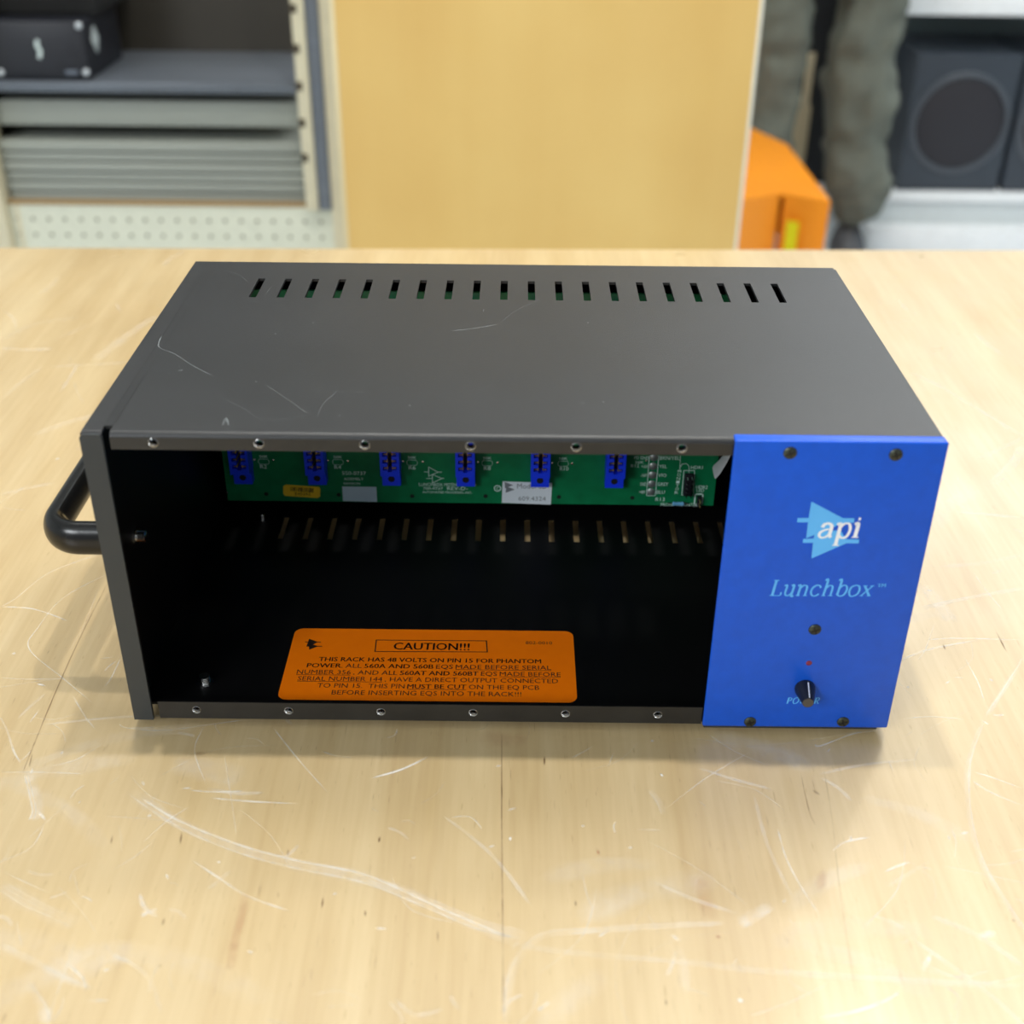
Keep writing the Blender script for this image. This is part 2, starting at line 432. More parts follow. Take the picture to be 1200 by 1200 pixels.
# the marks one can see in the photograph, traced on the table top
sc([(150, 925), (210, 965), (280, 995), (350, 1014), (430, 1030), (500, 1058), (560, 1083), (620, 1098)], 2.6, .75)
sc([(165, 935), (210, 962), (280, 990), (350, 1009), (430, 1026), (520, 1066), (600, 1100)], .9, .8)
sc([(560, 1090), (620, 1109), (700, 1119), (800, 1127), (900, 1138), (1050, 1148), (1200, 1156)], 1.2, .55)
sc([(33, 905), (40, 930), (44, 950), (38, 962)], 2.4, .95); sc([(44, 950), (54, 962)], 1.2, .9)
sc([(222, 926), (250, 928), (286, 927)], .7, .8); sc([(246, 935), (290, 939), (350, 942)], .7, .85)
sc([(435, 912), (470, 902), (502, 887)], 1.0, .95)
sc([(1152, 845), (1136, 890), (1134, 930), (1140, 975), (1153, 1015), (1180, 1060), (1200, 1090)], 1.1, .65)
sc([(1140, 915), (1160, 928), (1200, 945)], .9, .6); sc([(1142, 905), (1165, 912), (1200, 925)], .6, .6)
sc([(866, 1084), (884, 1073), (905, 1061)], 2.2, 1.0); sc([(917, 1055), (921, 1057)], 1.8, .9)
sc([(592, 1200), (596, 1150), (612, 1115), (640, 1095), (700, 1090), (780, 1085), (850, 1082)], 1.6, .55)
sc([(911, 970), (921, 1005), (938, 1038), (962, 1075)], .6, .8)
sc([(975, 998), (990, 987), (1020, 981)], .8, .8); sc([(1036, 1022), (1050, 1016), (1067, 1010)], 1.0, .9)
sc([(1090, 1073), (1130, 1088), (1165, 1108), (1200, 1133)], 1.2, .55); sc([(1145, 1098), (1168, 1093)], 2.2, .8)
sc([(960, 1193), (1000, 1186), (1035, 1174), (1055, 1162)], 1.0, .7)
sc([(1080, 1140), (1092, 1115)], 1.6, .35)
sc([(200, 635), (135, 668), (75, 700), (45, 735), (34, 760), (74, 795), (110, 825)], .45, .65)
sc([(130, 645), (60, 670), (20, 700), (0, 712)], .8, .35)
sc([(0, 711), (40, 714), (80, 728)], .9, .7); sc([(0, 794), (30, 796), (72, 795)], .5, .6)
sc([(0, 1107), (30, 1122), (70, 1143), (110, 1160)], 1.4, .6); sc([(50, 1180), (56, 1200)], 4, .5)
sc([(0, 1037), (30, 1055), (60, 1072), (90, 1084)], 3.2, .4); sc([(30, 1150), (50, 1178), (56, 1200)], 1.6, .4)
sc([(225, 1008), (255, 1028), (290, 1050), (340, 1068)], .8, .55)
sc([(20, 1080), (22, 1095), (26, 1110)], .5, .5)
sc([(80, 1130), (98, 1148), (100, 1160)], 1.0, .5); sc([(100, 1172), (130, 1173)], 1.2, .45)
sc([(318, 850), (348, 888), (385, 930)], .5, .6); sc([(240, 850), (228, 880), (243, 922)], .45, .6); sc([(262, 880), (270, 930), (278, 985)], .45, .4)
sc([(140, 848), (148, 853), (190, 856), (240, 850), (290, 843)], .5, .6)
sc([(0, 905), (50, 905), (100, 907)], .5, .6); sc([(60, 898), (90, 890), (120, 872)], .6, .55)
sc([(115, 690), (100, 730), (80, 765)], .3, .35)
sc([(85, 815), (100, 840), (112, 855)], .6, .5); sc([(0, 840), (8, 855), (16, 880), (25, 895)], .8, .6); sc([(46, 832), (34, 848)], .6, .7)
sc([(142, 770), (130, 795), (122, 805)], .6, .6); sc([(115, 772), (135, 770)], .5, .5)
sc([(0, 1020), (60, 1048)], .6, .35)
sc([(760, 925), (772, 940), (778, 955)], 1.4, .45); sc([(745, 972), (776, 973)], .9, .5); sc([(735, 994), (742, 993)], 1.2, .7)
sc([(680, 968), (686, 968)], 1.0, .6); sc([(790, 1110), (800, 1130), (802, 1165)], 2.0, .3)
sc([(720, 880), (712, 900)], .4, .6); sc([(885, 878), (830, 910), (780, 948)], .5, .45); sc([(955, 872), (962, 874), (1000, 860), (1030, 856)], .8, .7)
sc([(825, 857), (860, 880), (900, 897)], .5, .45); sc([(1040, 890), (1048, 905)], .5, .6)
# right of the rack
sc([(1065, 436), (1100, 452), (1150, 482), (1200, 512)], 1.6, .75)
sc([(1140, 388), (1155, 402), (1176, 418)], 1.6, .7); sc([(1120, 600), (1160, 603), (1200, 607)], 1.4, .75)
sc([(1160, 569), (1185, 545), (1200, 520)], 2.6, .6); sc([(1145, 538), (1170, 527), (1200, 512)], 1.6, .5)
sc([(1100, 664), (1150, 660), (1200, 650)], 1.8, .45); sc([(1080, 685), (1100, 708), (1115, 730)], 4.0, .6)
sc([(1075, 714), (1110, 706), (1160, 696), (1200, 690)], 1.1, .7); sc([(1140, 670), (1158, 695), (1175, 715)], .7, .6)
sc([(1085, 750), (1120, 748), (1200, 750)], .9, .6); sc([(1200, 770), (1175, 810), (1155, 840)], 1.2, .8)
sc([(1130, 770), (1146, 800), (1153, 822)], .7, .7); sc([(1055, 843), (1090, 840), (1130, 843)], .5, .7); sc([(1095, 730), (1085, 760), (1075, 775)], .5, .5)
sc([(1100, 580), (1140, 600)], .9, .4); sc([(1085, 430), (1110, 436)], 1.4, .4)
sc([(1050, 350), (1066, 366)], 1.6, .35); sc([(1190, 375), (1200, 377)], 2, .8); sc([(1120, 345), (1150, 352)], 1.2, .4)
# left and behind
sc([(0, 408), (30, 410), (62, 409)], 1.8, .6); sc([(110, 424), (130, 408), (165, 382), (185, 370)], 4.2, .5)
sc([(90, 428), (82, 442), (70, 460)], 1.2, .6); sc([(55, 430), (110, 427), (160, 424)], 1.2, .35)
sc([(135, 355), (142, 366)], 1.6, .5); sc([(45, 345), (60, 335), (70, 322)], 2.0, .35); sc([(0, 470), (25, 448), (50, 430)], 1.6, .35)
sc([(190, 312), (200, 303), (215, 294)], 2.2, .5); sc([(0, 400), (40, 380), (95, 372)], 2, .25); sc([(60, 400), (110, 378)], 1.6, .3)
sc([(0, 580), (30, 572), (65, 566)], 1.8, .35)
random.seed(21)
for i in range(240):          # the countless finer ones
    u, v = random.uniform(-20, 1220), random.uniform(300, 1210)
    p = on(u, v, 'z', TZ); an = random.gauss(0.0, 0.8) + random.choice((0, 0, pi / 2)); ln = random.choice((6, 10, 16, 30, 60)) * random.uniform(.5, 1.2)
    d = Vector((cos(an), sin(an), 0)); cv = Vector((-d.y, d.x, 0)) * random.gauss(0, .12) * ln
    mk.add([p - d * ln / 2, p + cv, p + d * ln / 2], random.choice((.3, .4, .5, 1.2)), random.uniform(.10, .42), TZ)
for i in range(90):           # little dents and specks
    p = on(random.uniform(0, 1200), random.uniform(300, 1200), 'z', TZ); an = random.uniform(0, 3.1); d = Vector((cos(an), sin(an), 0)) * random.uniform(.8, 2.4)
    mk.add([p - d, p + d], random.uniform(.5, 1.1), random.uniform(.4, .9), TZ)
for i in range(26):           # broad faint haze of old rubbing
    p = on(random.uniform(0, 1200), random.uniform(310, 1200), 'z', TZ); an = random.uniform(-.6, .9); d = Vector((cos(an), sin(an), 0)) * random.uniform(14, 40)
    mk.add([p - d, p + Vector((-d.y, d.x, 0)) * .15, p + d], random.uniform(4, 9), random.uniform(.08, .2), TZ)
mk.obj('scratches', M['scratch'], bench)
mg = Marks()
g = lambda px, w, a: mg.add([on(u, v, 'z', TZ) for u, v in px], w, a, TZ + .1)
g([(588, 858), (588, 960), (589, 1080), (590, 1200)], .35, .75)
g([(128, 680), (100, 735), (70, 800), (45, 860), (25, 910)], .4, .6)
g([(938, 905), (948, 950), (956, 968)], .4, .5); g([(965, 900), (975, 960), (985, 1050), (1005, 1180)], .35, .3)
g([(955, 930), (958, 928)], 2.2, .7); g([(226, 883), (242, 884)], 1.6, .6)
for px in ([(132, 978), (130, 990)], [(213, 975), (211, 990)], [(193, 1075), (190, 1086)], [(188, 1130), (187, 1134)], [(379, 1050), (377, 1066)], [(8, 1186), (2, 1200)], [(428, 1066), (428, 1075)],
           [(513, 1090), (513, 1106)], [(1185, 1078), (1190, 1080)], [(38, 883), (34, 900)], [(445, 980), (444, 988)], [(338, 995), (337, 1003)], [(674, 1055), (675, 1063)], [(780, 1170), (781, 1180)],
           [(1167, 740), (1180, 765)], [(638, 886), (638, 898)], [(1105, 755), (1108, 762)]):
    g(px, .55, .85)
random.seed(4)
for i in range(420):          # short dark pores along the grain
    p = on(random.uniform(-10, 1210), random.uniform(560, 1210), 'z', TZ); ln = random.uniform(1, 4.5)
    mg.add([p - Vector((0, ln, 0)), p + Vector((random.uniform(-.1, .1), ln, 0))], random.uniform(.14, .26), random.uniform(.15, .5), TZ + .1)
mg.obj('grain_marks', M['grain'], bench)
mr_ = Marks()
for px, w, a in (([(288, 1045), (283, 1075), (275, 1105), (270, 1140)], 2.6, .3), ([(818, 1028), (824, 1045), (832, 1080)], 4, .2), ([(560, 865), (590, 867), (620, 868)], 6, .15), ([(700, 995), (702, 1003)], 1, .7), ([(841, 1096), (842, 1100)], 1.2, .7), ([(955, 1030), (970, 1034)], 8, .25)):
    mr_.add([on(u, v, 'z', TZ) for u, v in px], w, a, TZ + .15)
mr_.obj('red_streaks', M['redgrain'], bench)

# ------------------------------------------------------------------ the rack
Wd, Ht, Dp = 311.8, 133.4, 181.3
rack = empty('equipment_rack', (156, 90, TZ), 'open black metal equipment rack with blue control panel, on the scratched workbench', 'equipment rack')
HX = [26.33 + 38.1 * i for i in range(8)]
ZT, ZB = 129.6, 5.24
T = 1.3

def sheet(prof, x0, x1, name, m, th=T, flip=1):
    """bent sheet: prof = (y,z) outer profile pushed along x, thickness to the inner side"""
    n = len(prof); inner = []
    for i in range(n):
        a = Vector(prof[max(i - 1, 0)]); b = Vector(prof[min(i + 1, n - 1)]); t = (b - a).normalized()
        inner.append(Vector(prof[i]) + Vector((t.y, -t.x)) * th * flip)
    pts = [(x0, p[0], p[1]) for p in prof] + [(x0, p.x, p.y) for p in inner[::-1]]
    return MB().prism(pts, (x1 - x0, 0, 0)).obj(name, m, rack, fix=True, ang=25)
arc = lambda cy, cz, r, a0, a1, n=6: [(cy + r * cos(radians(a0 + (a1 - a0) * i / n)), cz + r * sin(radians(a0 + (a1 - a0) * i / n))) for i in range(n + 1)]
topp = sheet([(0, 120)] * 0 + [(0, 126.8), (0, 129)] + arc(2.6, Ht - 2.6, 2.6, 180, 90) + [(60, Ht), (Dp, Ht)], 10.8, Wd - 1.4, 'top_panel', M['black_top'])
SX = [36.9 + 12.67 * i for i in range(20)]
c = MB()
for x in SX: c.box((x - 1.65, 134.4, Ht - 8), (x + 1.65, 158.6, Ht + 4))
for x in HX[:6]: c.cyl((x, -4, ZT), (x, 4, ZT), 1.8, seg=20)
cut(topp, c)
# a narrow left strip of the top, which runs over the side panel's return
sheet([(.4, Ht - 3)] + arc(2.9, Ht - 2.5, 2.5, 180, 90) + [(Dp, Ht)], 0.5, 7.7, 'top_return', M['black_top'])
MB().box((7.6, 5.5, Ht - T), (10.9, Dp, Ht)).obj('top_web', M['black_top'], rack)
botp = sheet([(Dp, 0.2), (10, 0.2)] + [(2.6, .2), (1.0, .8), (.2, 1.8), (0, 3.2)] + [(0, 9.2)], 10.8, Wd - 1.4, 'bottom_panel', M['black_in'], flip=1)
c = MB()
for x in SX: c.box((x - 1.5, 138, -5), (x + 1.5, 161, 6))
for x in HX[:6]: c.cyl((x, -4, ZB), (x, 4, ZB), 1.8, seg=20)
cut(botp, c)
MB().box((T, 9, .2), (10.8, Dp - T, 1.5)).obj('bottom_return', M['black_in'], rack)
# front lips, facing the camera: thin strips over the folds, table reflection put into their colour
for nm, z0, z1, zc in (('front_lip', 126.8, 131.6, ZT), ('front_lip', .7, 9.3, ZB)):
    o = MB().box((10.8, -.25, z0), (235.0, .05, z1)).obj(nm, M['flange'], rack)
    c = MB()
    for x in HX[:6]: c.cyl((x, -4, zc), (x, 4, zc), 1.8, seg=20)
    cut(o, c)
def side(x0, x1, xi, zt, nm):
    MB().box((x0, 1, .4), (x1, Dp, Ht - .8)).obj(nm, M['black_in'] if 0 else M['black_top'], rack)
side(0, T, 7.7, 0, 'side_panel'); side(Wd - T, Wd, 0, 0, 'side_panel')
MB().prism([(-.2, 0, -.6), (7.8, 0, -.6), (7.8, 0, 131.0), (7.3, 0, 132.4), (0.8, 0, 132.4), (-.2, 0, 131.2)], (0, 1.6, 0)).obj('side_flange', M['sidestrip'], rack, bevel=.45)
MB().box((303, 0, 0), (311.9, 1.6, 131.5)).obj('side_flange', M['sidestrip'], rack, bevel=.4)
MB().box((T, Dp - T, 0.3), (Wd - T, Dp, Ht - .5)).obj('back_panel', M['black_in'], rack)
MB().box((T, 1.7, 1.5), (T + .4, Dp - 2, Ht - 2)).obj('side_shade', M['black_in'], rack)  # thin sheet added to darken the inner wall as shade
# threaded inserts
me = MB().lathe((0, 0, 0), (0, 1, 0), [(2.8, 1.82), (-.3, 1.82), (-.36, 1.7), (.7, 1.1), (2.8, 1.05), (2.8, 1.82)], 20).mesh('threaded_hole', M['chrome'])
for x in HX[:6]:
    for z in (ZT, ZB): inst('threaded_hole', me, rack, (x, 0, z))

# scratches on the top
ms = Marks()
s2 = lambda px, w, a: ms.add([on(u, v, 'z', Ht) for u, v in px], w * 1.15, min(1, a * 1.1), Ht)
s2([(190, 393), (186, 402), (188, 408), (205, 415), (225, 428), (248, 440)], .22, .8)
s2([(255, 465), (285, 478), (310, 492), (365, 487)], .18, .35); s2([(310, 450), (340, 470), (362, 486)], .2, .4)
s2([(372, 490), (378, 474), (396, 458)], .2, .4); s2([(360, 456), (390, 459), (440, 460)], .18, .3)
s2([(528, 388), (555, 385), (585, 380)], .45, .55); s2([(585, 380), (605, 364), (640, 348)], .18, .4)
s2([(260, 500), (265, 490), (268, 500)], .5, .5); s2([(262, 318), (278, 321), (292, 332)], .18, .3); s2([(310, 346), (320, 334)], .2, .4)
s2([(566, 366), (567, 362)], .3, .6); s2([(968, 327), (985, 328)], .3, .6); s2([(866, 328), (867, 318)], .2, .5)
for u, v in ((210, 434), (213, 433.5), (261, 376), (323, 391), (682, 472), (684, 472), (790, 477), (795, 479), (800, 478), (707, 471), (772, 474), (497, 467), (480, 475), (1021, 407), (367, 378), (689, 378), (366, 438), (398, 487), (300, 447)):
    s2([(u - 1.3, v), (u + 1.3, v + .5)], .45, .9)
random.seed(3)
for i in range(130):
    u, v = random.uniform(130, 1080), random.uniform(355, 505)
    p = on(u, v, 'z', Ht)
    if 3 < p.x < 308: ms.add([p, p + Vector((random.uniform(-.5, .5), .5, 0))], random.uniform(.2, .36), random.uniform(.35, .9), Ht)
for i in range(26):
    u, v = random.uniform(200, 1000), random.uniform(355, 500); p = on(u, v, 'z', Ht); an = random.uniform(-1, 1); d = Vector((cos(an), sin(an), 0)) * random.uniform(2, 9)
    if 14 < p.x < 298: ms.add([p - d, p + d], .15, .22, Ht)
ms.obj('fine_scratches', M['topscratch'], rack)

# handle
hp = [(1, 34, 67)]
hp += [(-6, 34, 67), (-20, 34, 67)] + [(-22 - 13 * sin(radians(a)), 47 - 13 * cos(radians(a)), 67) for a in range(0, 91, 10)]
hp += [(-35, y, 67) for y in (70, 100, 130)] + [(-22 - 13 * cos(radians(a)), 140 + 13 * sin(radians(a)), 67) for a in range(0, 91, 10)] + [(-12, 153, 67), (1, 153, 67)]
hd = MB().sweep(hp, 5.0, 7.6, seg=24).obj('handle', M['handle'], rack)
# screws through the side and the floor
def stud(p, ax, L_, r, name='screw'):
    prof = [(0, r * 1.6), (.5, r * 1.6), (.55, r)]
    h = .8
    while h < L_: prof += [(h, r), (h + .3, r * .82), (h + .6, r)]; h += .8
    prof += [(L_ + .2, r * .7), (L_ + .25, .01)]
    return MB().lathe(p, ax, prof, 20).obj(name, M['chrome'], rack)
stud((24.6, 22, 1.5), (0, 0, 1), 3.6, 2.3); stud((24.6, 157, 1.5), (0, 0, 1), 3.6, 1.9)
stud((1.7, 34, 68), (1, 0, 0), 4.0, 2.5); stud((1.7, 153, 68), (1, 0, 0), 4.0, 2.0)
for x in (16, 296):
    for y in (26, 165): MB().cyl((x, y, TZ), (x, y, .2), 6.5, 7.0).obj('rubber_foot', M['rubber'], rack, bevel=.5)

MB().box((236.5, 1.8, -3.2), (309, 70, .1)).obj('power_supply_tray', M['sidestrip'], rack, bevel=.4)
# blue panel
YP = -2.2
fp = MB().box((235.3, YP, 1.0), (311.7, YP + 1.6, 134.0)).obj('control_panel', M['blue'], rack, bevel=.7, segs=3)
MB().box((235.4, YP + .5, 132.3), (311.6, 3.5, 133.9)).obj('panel_fold', M['blue'], rack, bevel=.7, segs=3)
def phillips(r):
    mb = MB().lathe((0, 0, 0), (0, -1, 0), [(-.9, r * .7), (0, r), (.35, r * .96), (.75, r * .75), (.95, r * .4), (1.0, .01)], 24)
    return mb.mesh('screw_head', M['screw_black'])
ph = phillips(2.5)
def cross(r):
    mb = MB()
    for a in (20, 110):
        d = Vector((cos(radians(a)), 0, sin(radians(a)))); n = Vector((-d.z, 0, d.x))
        pts = [d * r + n * .34, -d * r + n * .34, -d * r - n * .34, d * r - n * .34]
        mb.prism([p + Vector((0, -1.04, 0)) for p in pts], (0, .3, 0))  # raised black cross stands in for the shade of the recess
    return mb.mesh('cross_shade', M['screw_dark'])
cr = cross(1.7)
for u, v in ((926, 531), (1050, 533), (879, 846), (988, 846), (955, 738)):
    p = on(u, v, 'y', YP - .2); p.y = YP
    s = inst('screw', ph, rack, p); inst('cross_shade', cr, s, p)
p = on(948, 777, 'y', YP)
MB().lathe((p.x, YP, p.z), (0, -1, 0), [(-.2, 1.25), (.1, 1.2), (.35, .8), (.45, .01)], 16).obj('indicator_lens', M['led'], rack)
# tapered knob
kb = on(943, 806, 'y', YP); kx, kz = kb.x, kb.z
kn = MB().lathe((kx, YP, kz), (-.06, -1, 0), [(-.2, 3.6), (.0, 4.1), (1.2, 4.15), (2.2, 3.95), (9.0, 2.4), (9.5, 2.25)], 32).obj('knob', M['knob'], rack)
MB().lathe((kx - .06 * 9.5, YP - 9.45, kz), (-.06, -1, 0), [(-.3, 2.3), (.1, 2.15), (.25, .01)], 32).obj('knob_tip', M['knob_tip'], kn)
q0 = Vector((kx + .55, YP - 1.7, kz + 4.08)); q1 = Vector((kx - .06 * 9 + .35, YP - 9.1, kz + 2.44))
MB().prism([q0 + Vector((-.22, 0, 0)), q0 + Vector((.22, 0, 0)), q1 + Vector((.2, 0, 0)), q1 + Vector((-.2, 0, 0))], (0, 0, .09)).obj('pointer_line', M['white_ink'], kn)
# print on the panel
P = lambda u, v, d=.03: on(u, v, 'y', YP - d)
mb = MB()
cz = lambda x, y: (920 + x / 9.233, 580 + y / 9.231)
def PP(pts, d=.03):
    mb.poly([P(*cz(*q), d) for q in pts])
# two amplifier triangles with leads
PP([(285, 72), (255, 250), (228, 468), (320, 432), (345, 450), (560, 330), (700, 295), (620, 248)], .03)
PP([(135, 250), (258, 250), (252, 296), (130, 296)], .035); PP([(610, 252), (750, 252), (746, 300), (600, 300)], .035)
PP([(315, 440), (345, 400), (600, 380), (660, 480), (665, 522), (285, 688), (305, 500)], .04)
PP([(196, 476), (325, 470), (320, 518), (192, 518)], .045); PP([(640, 478), (802, 482), (796, 525), (635, 522)], .045)
mb.obj('logo', M['cyan_ink'], fp, smooth=False)
mb = MB(); up = (0, 0, 1)
serif(mb, 'api', P(*cz(345, 465), .08), P(*cz(790, 463), .08), (P(*cz(350, 305)) - P(*cz(350, 460))).length, up, .08, .04, 1.05)
mb.obj('logo_lettering', M['white_ink'], fp, smooth=False)['kind'] = 'stuff'
mb = MB()
serif(mb, 'Lunchbox', P(901, 698.2), P(1021, 698.8), (P(960, 685.8) - P(960, 698.5)).length, up, .13, .05, .95)
line(mb, [('TM', 2.2, 0)], P(1028, 688), P(1037.5, 688), 1.6, up)
serif(mb, 'POWER', P(920.5, 824.5), P(960, 824.5), (P(940, 817.6) - P(940, 824.5)).length, up, .15, .1)
mb.obj('lettering', M['cyan_ink'], fp, smooth=False)['kind'] = 'stuff'

# caution sticker on the floor of the rack
ZS = 1.62
P = lambda u, v: on(u, v, 'z', ZS + .06)
a = [on(u, v, 'z', ZS) for u, v in ((345, 738), (672, 740), (676, 825), (327, 821))]
x0, x1, y0, y1 = 57.2, 184.2, 11.3, 61.6; r = 4
pts = []
for cx_, cy_, s_ in ((x1 - r, y1 - r, 0), (x0 + r, y1 - r, 90), (x0 + r, y0 + r, 180), (x1 - r, y0 + r, 270)):
    pts += [(cx_ + r * cos(radians(s_ + k * 15)), cy_ + r * sin(radians(s_ + k * 15)), ZS - .1) for k in range(7)]
st = MB().prism(pts, (0, 0, .12)).obj('caution_sticker', M['sticker'], rack, smooth=False)
st['label'] = 'orange rectangular warning sticker with rounded corners and black print'
mb = MB(); up = (0, 1, 0)
def row(segs, u0, u1, v, cap):
    p, q = P(u0, v), P(u1, v); q.y = p.y = (p.y + q.y) / 2; line(mb, segs, p, q, cap, up)
row([('CAUTION!!!', 1, 0)], 461, 550, 761.5, 5.0)
row([('THIS RACK HAS 48 VOLTS ON PIN 15 FOR PHANTOM', 1, 0)], 373, 634, 776, 2.9)
row([('POWER.', 1, 0), (' ALL', 0, 0), ('560A AND 560B', 1, 0), ('EQS', 0, 0), ('MADE BEFORE SERIAL', 0, 1)], 359, 646, 783.5, 2.9)
row([('NUMBER 356', 0, 1), (', AND ALL', 0, 0), ('560AT AND 560BT', 1, 0), ('EQS', 0, 0), ('MADE BEFORE', 0, 1)], 347, 657, 791.3, 2.9)
row([('SERIAL NUMBER 144', 0, 1), (', HAVE A DIRECT OUTPUT CONNECTED', 0, 0)], 348, 654, 799, 2.9)
row([('TO PIN 15.  THIS PIN', 0, 0), ('MUST BE CUT', 1, 1), ('ON THE EQ PCB', 0, 0)], 371, 632, 807, 2.9)
row([('BEFORE INSERTING EQS INTO THE RACK!!!', 0, 0)], 388, 611, 815, 2.9)
row([('802-0010', 0, 0)], 616, 647, 755, 2.1)
f = [P(441, 750), P(570, 751), P(571, 764), P(439.5, 763.5)]
for i in range(4):
    A, B = f[i], f[(i + 1) % 4]; d = (B - A).normalized() * .25; n = Vector((-d.y, d.x, 0))
    mb.poly([A - d - n, B + d - n, B + d + n, A - d + n])
kz_ = lambda x, y: P(330 + x / 7.06, 735 + y / 7.06)
for pl in ([(228, 96), (300, 122), (250, 150), (205, 160)], [(225, 135), (305, 157), (228, 186)], [(195, 119), (325, 120), (325, 126), (195, 125)], [(205, 153), (335, 155), (335, 161), (205, 160)]):
    mb.poly([kz_(*q) + Vector((0, 0, .01)) for q in pl])
for f_ in mb.bm.faces: f_.normal_update()
mb.obj('lettering', M['ink'], st, smooth=False, fix=False)['kind'] = 'stuff'

# circuit board
YB = 160.0
pcb = MB().box((6.9, YB, 11), (260.8, YB + 1.6, 127)).obj('circuit_board', M['pcb'], rack, smooth=False)
P = lambda u, v, d=.1: on(u, v, 'y', YB - d)
zc_ = on(456, 558.5, 'y', 150).z; ze = on(456, 568, 'y', 156).z
zr = on(456, 549.3, 'y', 150).z
rows = [zr + 3.96 * i for i in range(15) if zr + 3.96 * i < 118]
c = MB().box((-4.9, 0, zc_), (-3.5, 9.9, 122)).box((3.5, 0, zc_), (4.9, 9.9, 122)).box((-3.5, 0, zc_), (3.5, 9.9, zc_ + 2.6)).box((-4.7, 5, ze), (4.7, 9.9, zc_))
for a_, b_ in zip([zc_ + .6] + rows, rows + [121]):
    for sx in (-1, 1): c.box((1.15 if sx > 0 else -3.5, .02, a_ + 1.05), (3.5 if sx > 0 else -1.15, 9.5, b_ - 1.05))
cme = c.mesh('connector', M['conn'], smooth=False)
lin_me = MB().box((-3.9, 6.3, zc_ + 1), (3.9, 9.6, 120)).cyl((0, 4.93, (ze + zc_) / 2 - .2), (0, 5.2, (ze + zc_) / 2 - .2), 1.7).mesh('slot_shadow', M['slotblack'], smooth=False)  # near-black block stands in for the shade deep in slot and hole
ct = MB()
for z in rows:
    for sx in (-1, 1):
        ct.prism([(sx * 1.25 - .28, 1.2, z - .85), (sx * 1.25 + .28, 1.2, z - .85), (sx * 1.25 + .28, 1.2, z + .85), (sx * 1.25 - .28, 1.2, z + .85)], (0, 5, 0))
        ct.box((sx * 2.2 - .8, 1.6, z - .75), (sx * 2.2 + .8, 2.2, z - .35)); ct.box((sx * 2.2 - .8, 1.6, z + .35), (sx * 2.2 + .8, 2.2, z + .75))
ctm = ct.mesh('contacts', M['gold'], smooth=False)
for i in range(6):
    p = (17.4 + 38.1 * i, 150, 0)
    co = inst('connector', cme, rack, p)
    inst('slot_shadow', lin_me, co, p)
    o = inst('contacts', ctm, co, p); o['kind'] = 'stuff'

up = (0, 0, 1)
mb = MB()
def txt(s, u0, u1, v, capx):
    """capx: cap height in pixels"""
    p, q = P(u0, v), P(u1, v); h = (P(u0, v - capx) - P(u0, v)).length; q.z = p.z = (p.z + q.z) / 2; line(mb, s, p, q, h, up)
def ring(p, r, w, n=20):
    for i in range(n):
        a0, a1 = 2 * pi * i / n, 2 * pi * (i + 1) / n
        e = lambda a_, rr: p + Vector((cos(a_) * rr, 0, sin(a_) * rr))
        mb.poly([e(a0, r), e(a1, r), e(a1, r - w), e(a0, r - w)])
def seg(a, b, w=.22):
    d = (b - a).normalized(); n = Vector((-d.z, 0, d.x)) * w; d = d * w
    mb.poly([a - d - n, b + d - n, b + d + n, a - d + n])
def box_(u0, v0, u1, v1, w=.22):
    q = [P(u0, v0), P(u1, v0), P(u1, v1), P(u0, v1)]
    for i in range(4): seg(q[i], q[(i + 1) % 4], w)
for k, (u0, nm) in enumerate([(309, 'R2'), (396, 'R4'), (483, 'R6'), (571, 'R8'), (660, 'R10')]):
    v0 = 540 + k * .6
    txt('50K', u0 - 5, u0 + 5, v0 - 3.5, 3); txt(nm, u0 - 4, u0 + (4 if k < 4 else 6), v0 + 9, 4.2)
    # resistor outline
    c0 = P(u0, v0 + 1); rw = 3.0
    for sx in (-1, 1):
        for i in range(8):
            a0, a1 = -pi / 2 + pi * i / 8, -pi / 2 + pi * (i + 1) / 8
            seg(c0 + Vector((sx * (rw * .55 + 1.1 * cos(a0)), 0, 1.5 * sin(a0))), c0 + Vector((sx * (rw * .55 + 1.1 * cos(a1)), 0, 1.5 * sin(a1))), .1)
    for sz in (-1, 1): seg(c0 + Vector((-rw * .55, 0, sz * 1.5)), c0 + Vector((rw * .55, 0, sz * 1.5)), .1)
txt('550-0737', 401, 429, 556.5, 4); txt('ASSEMBLY', 403, 426, 562.8, 3); txt('REVISION', 403, 422, 568, 2.6)
txt('LUNCHBOX MOTHERBOARD', 491, 558, 569.8, 3.6); txt('700-0737', 496, 519, 573.8, 3.0); txt('REV-D-', 524, 548, 574.3, 3.8); txt('AUTOMATED PROCESSES, INC.', 495, 553, 578.2, 2.4)
cq = lambda x, y: P(380 + x / 7.5, 520 + y / 7.5)
for L_ in ([(918, 205), (1000, 250), (918, 285), (918, 205)], [(950, 270), (1035, 305), (950, 345), (950, 270)], [(880, 248), (918, 248)], [(1000, 250), (1030, 250)], [(900, 305), (950, 305)], [(1035, 305), (1052, 305)]):
    for a_, b_ in zip(L_, L_[1:]): seg(cq(*a_), cq(*b_), .16)
ring(P(583, 572.3), 1.9, .5); txt('C', 581.8, 584.6, 574, 3.4)
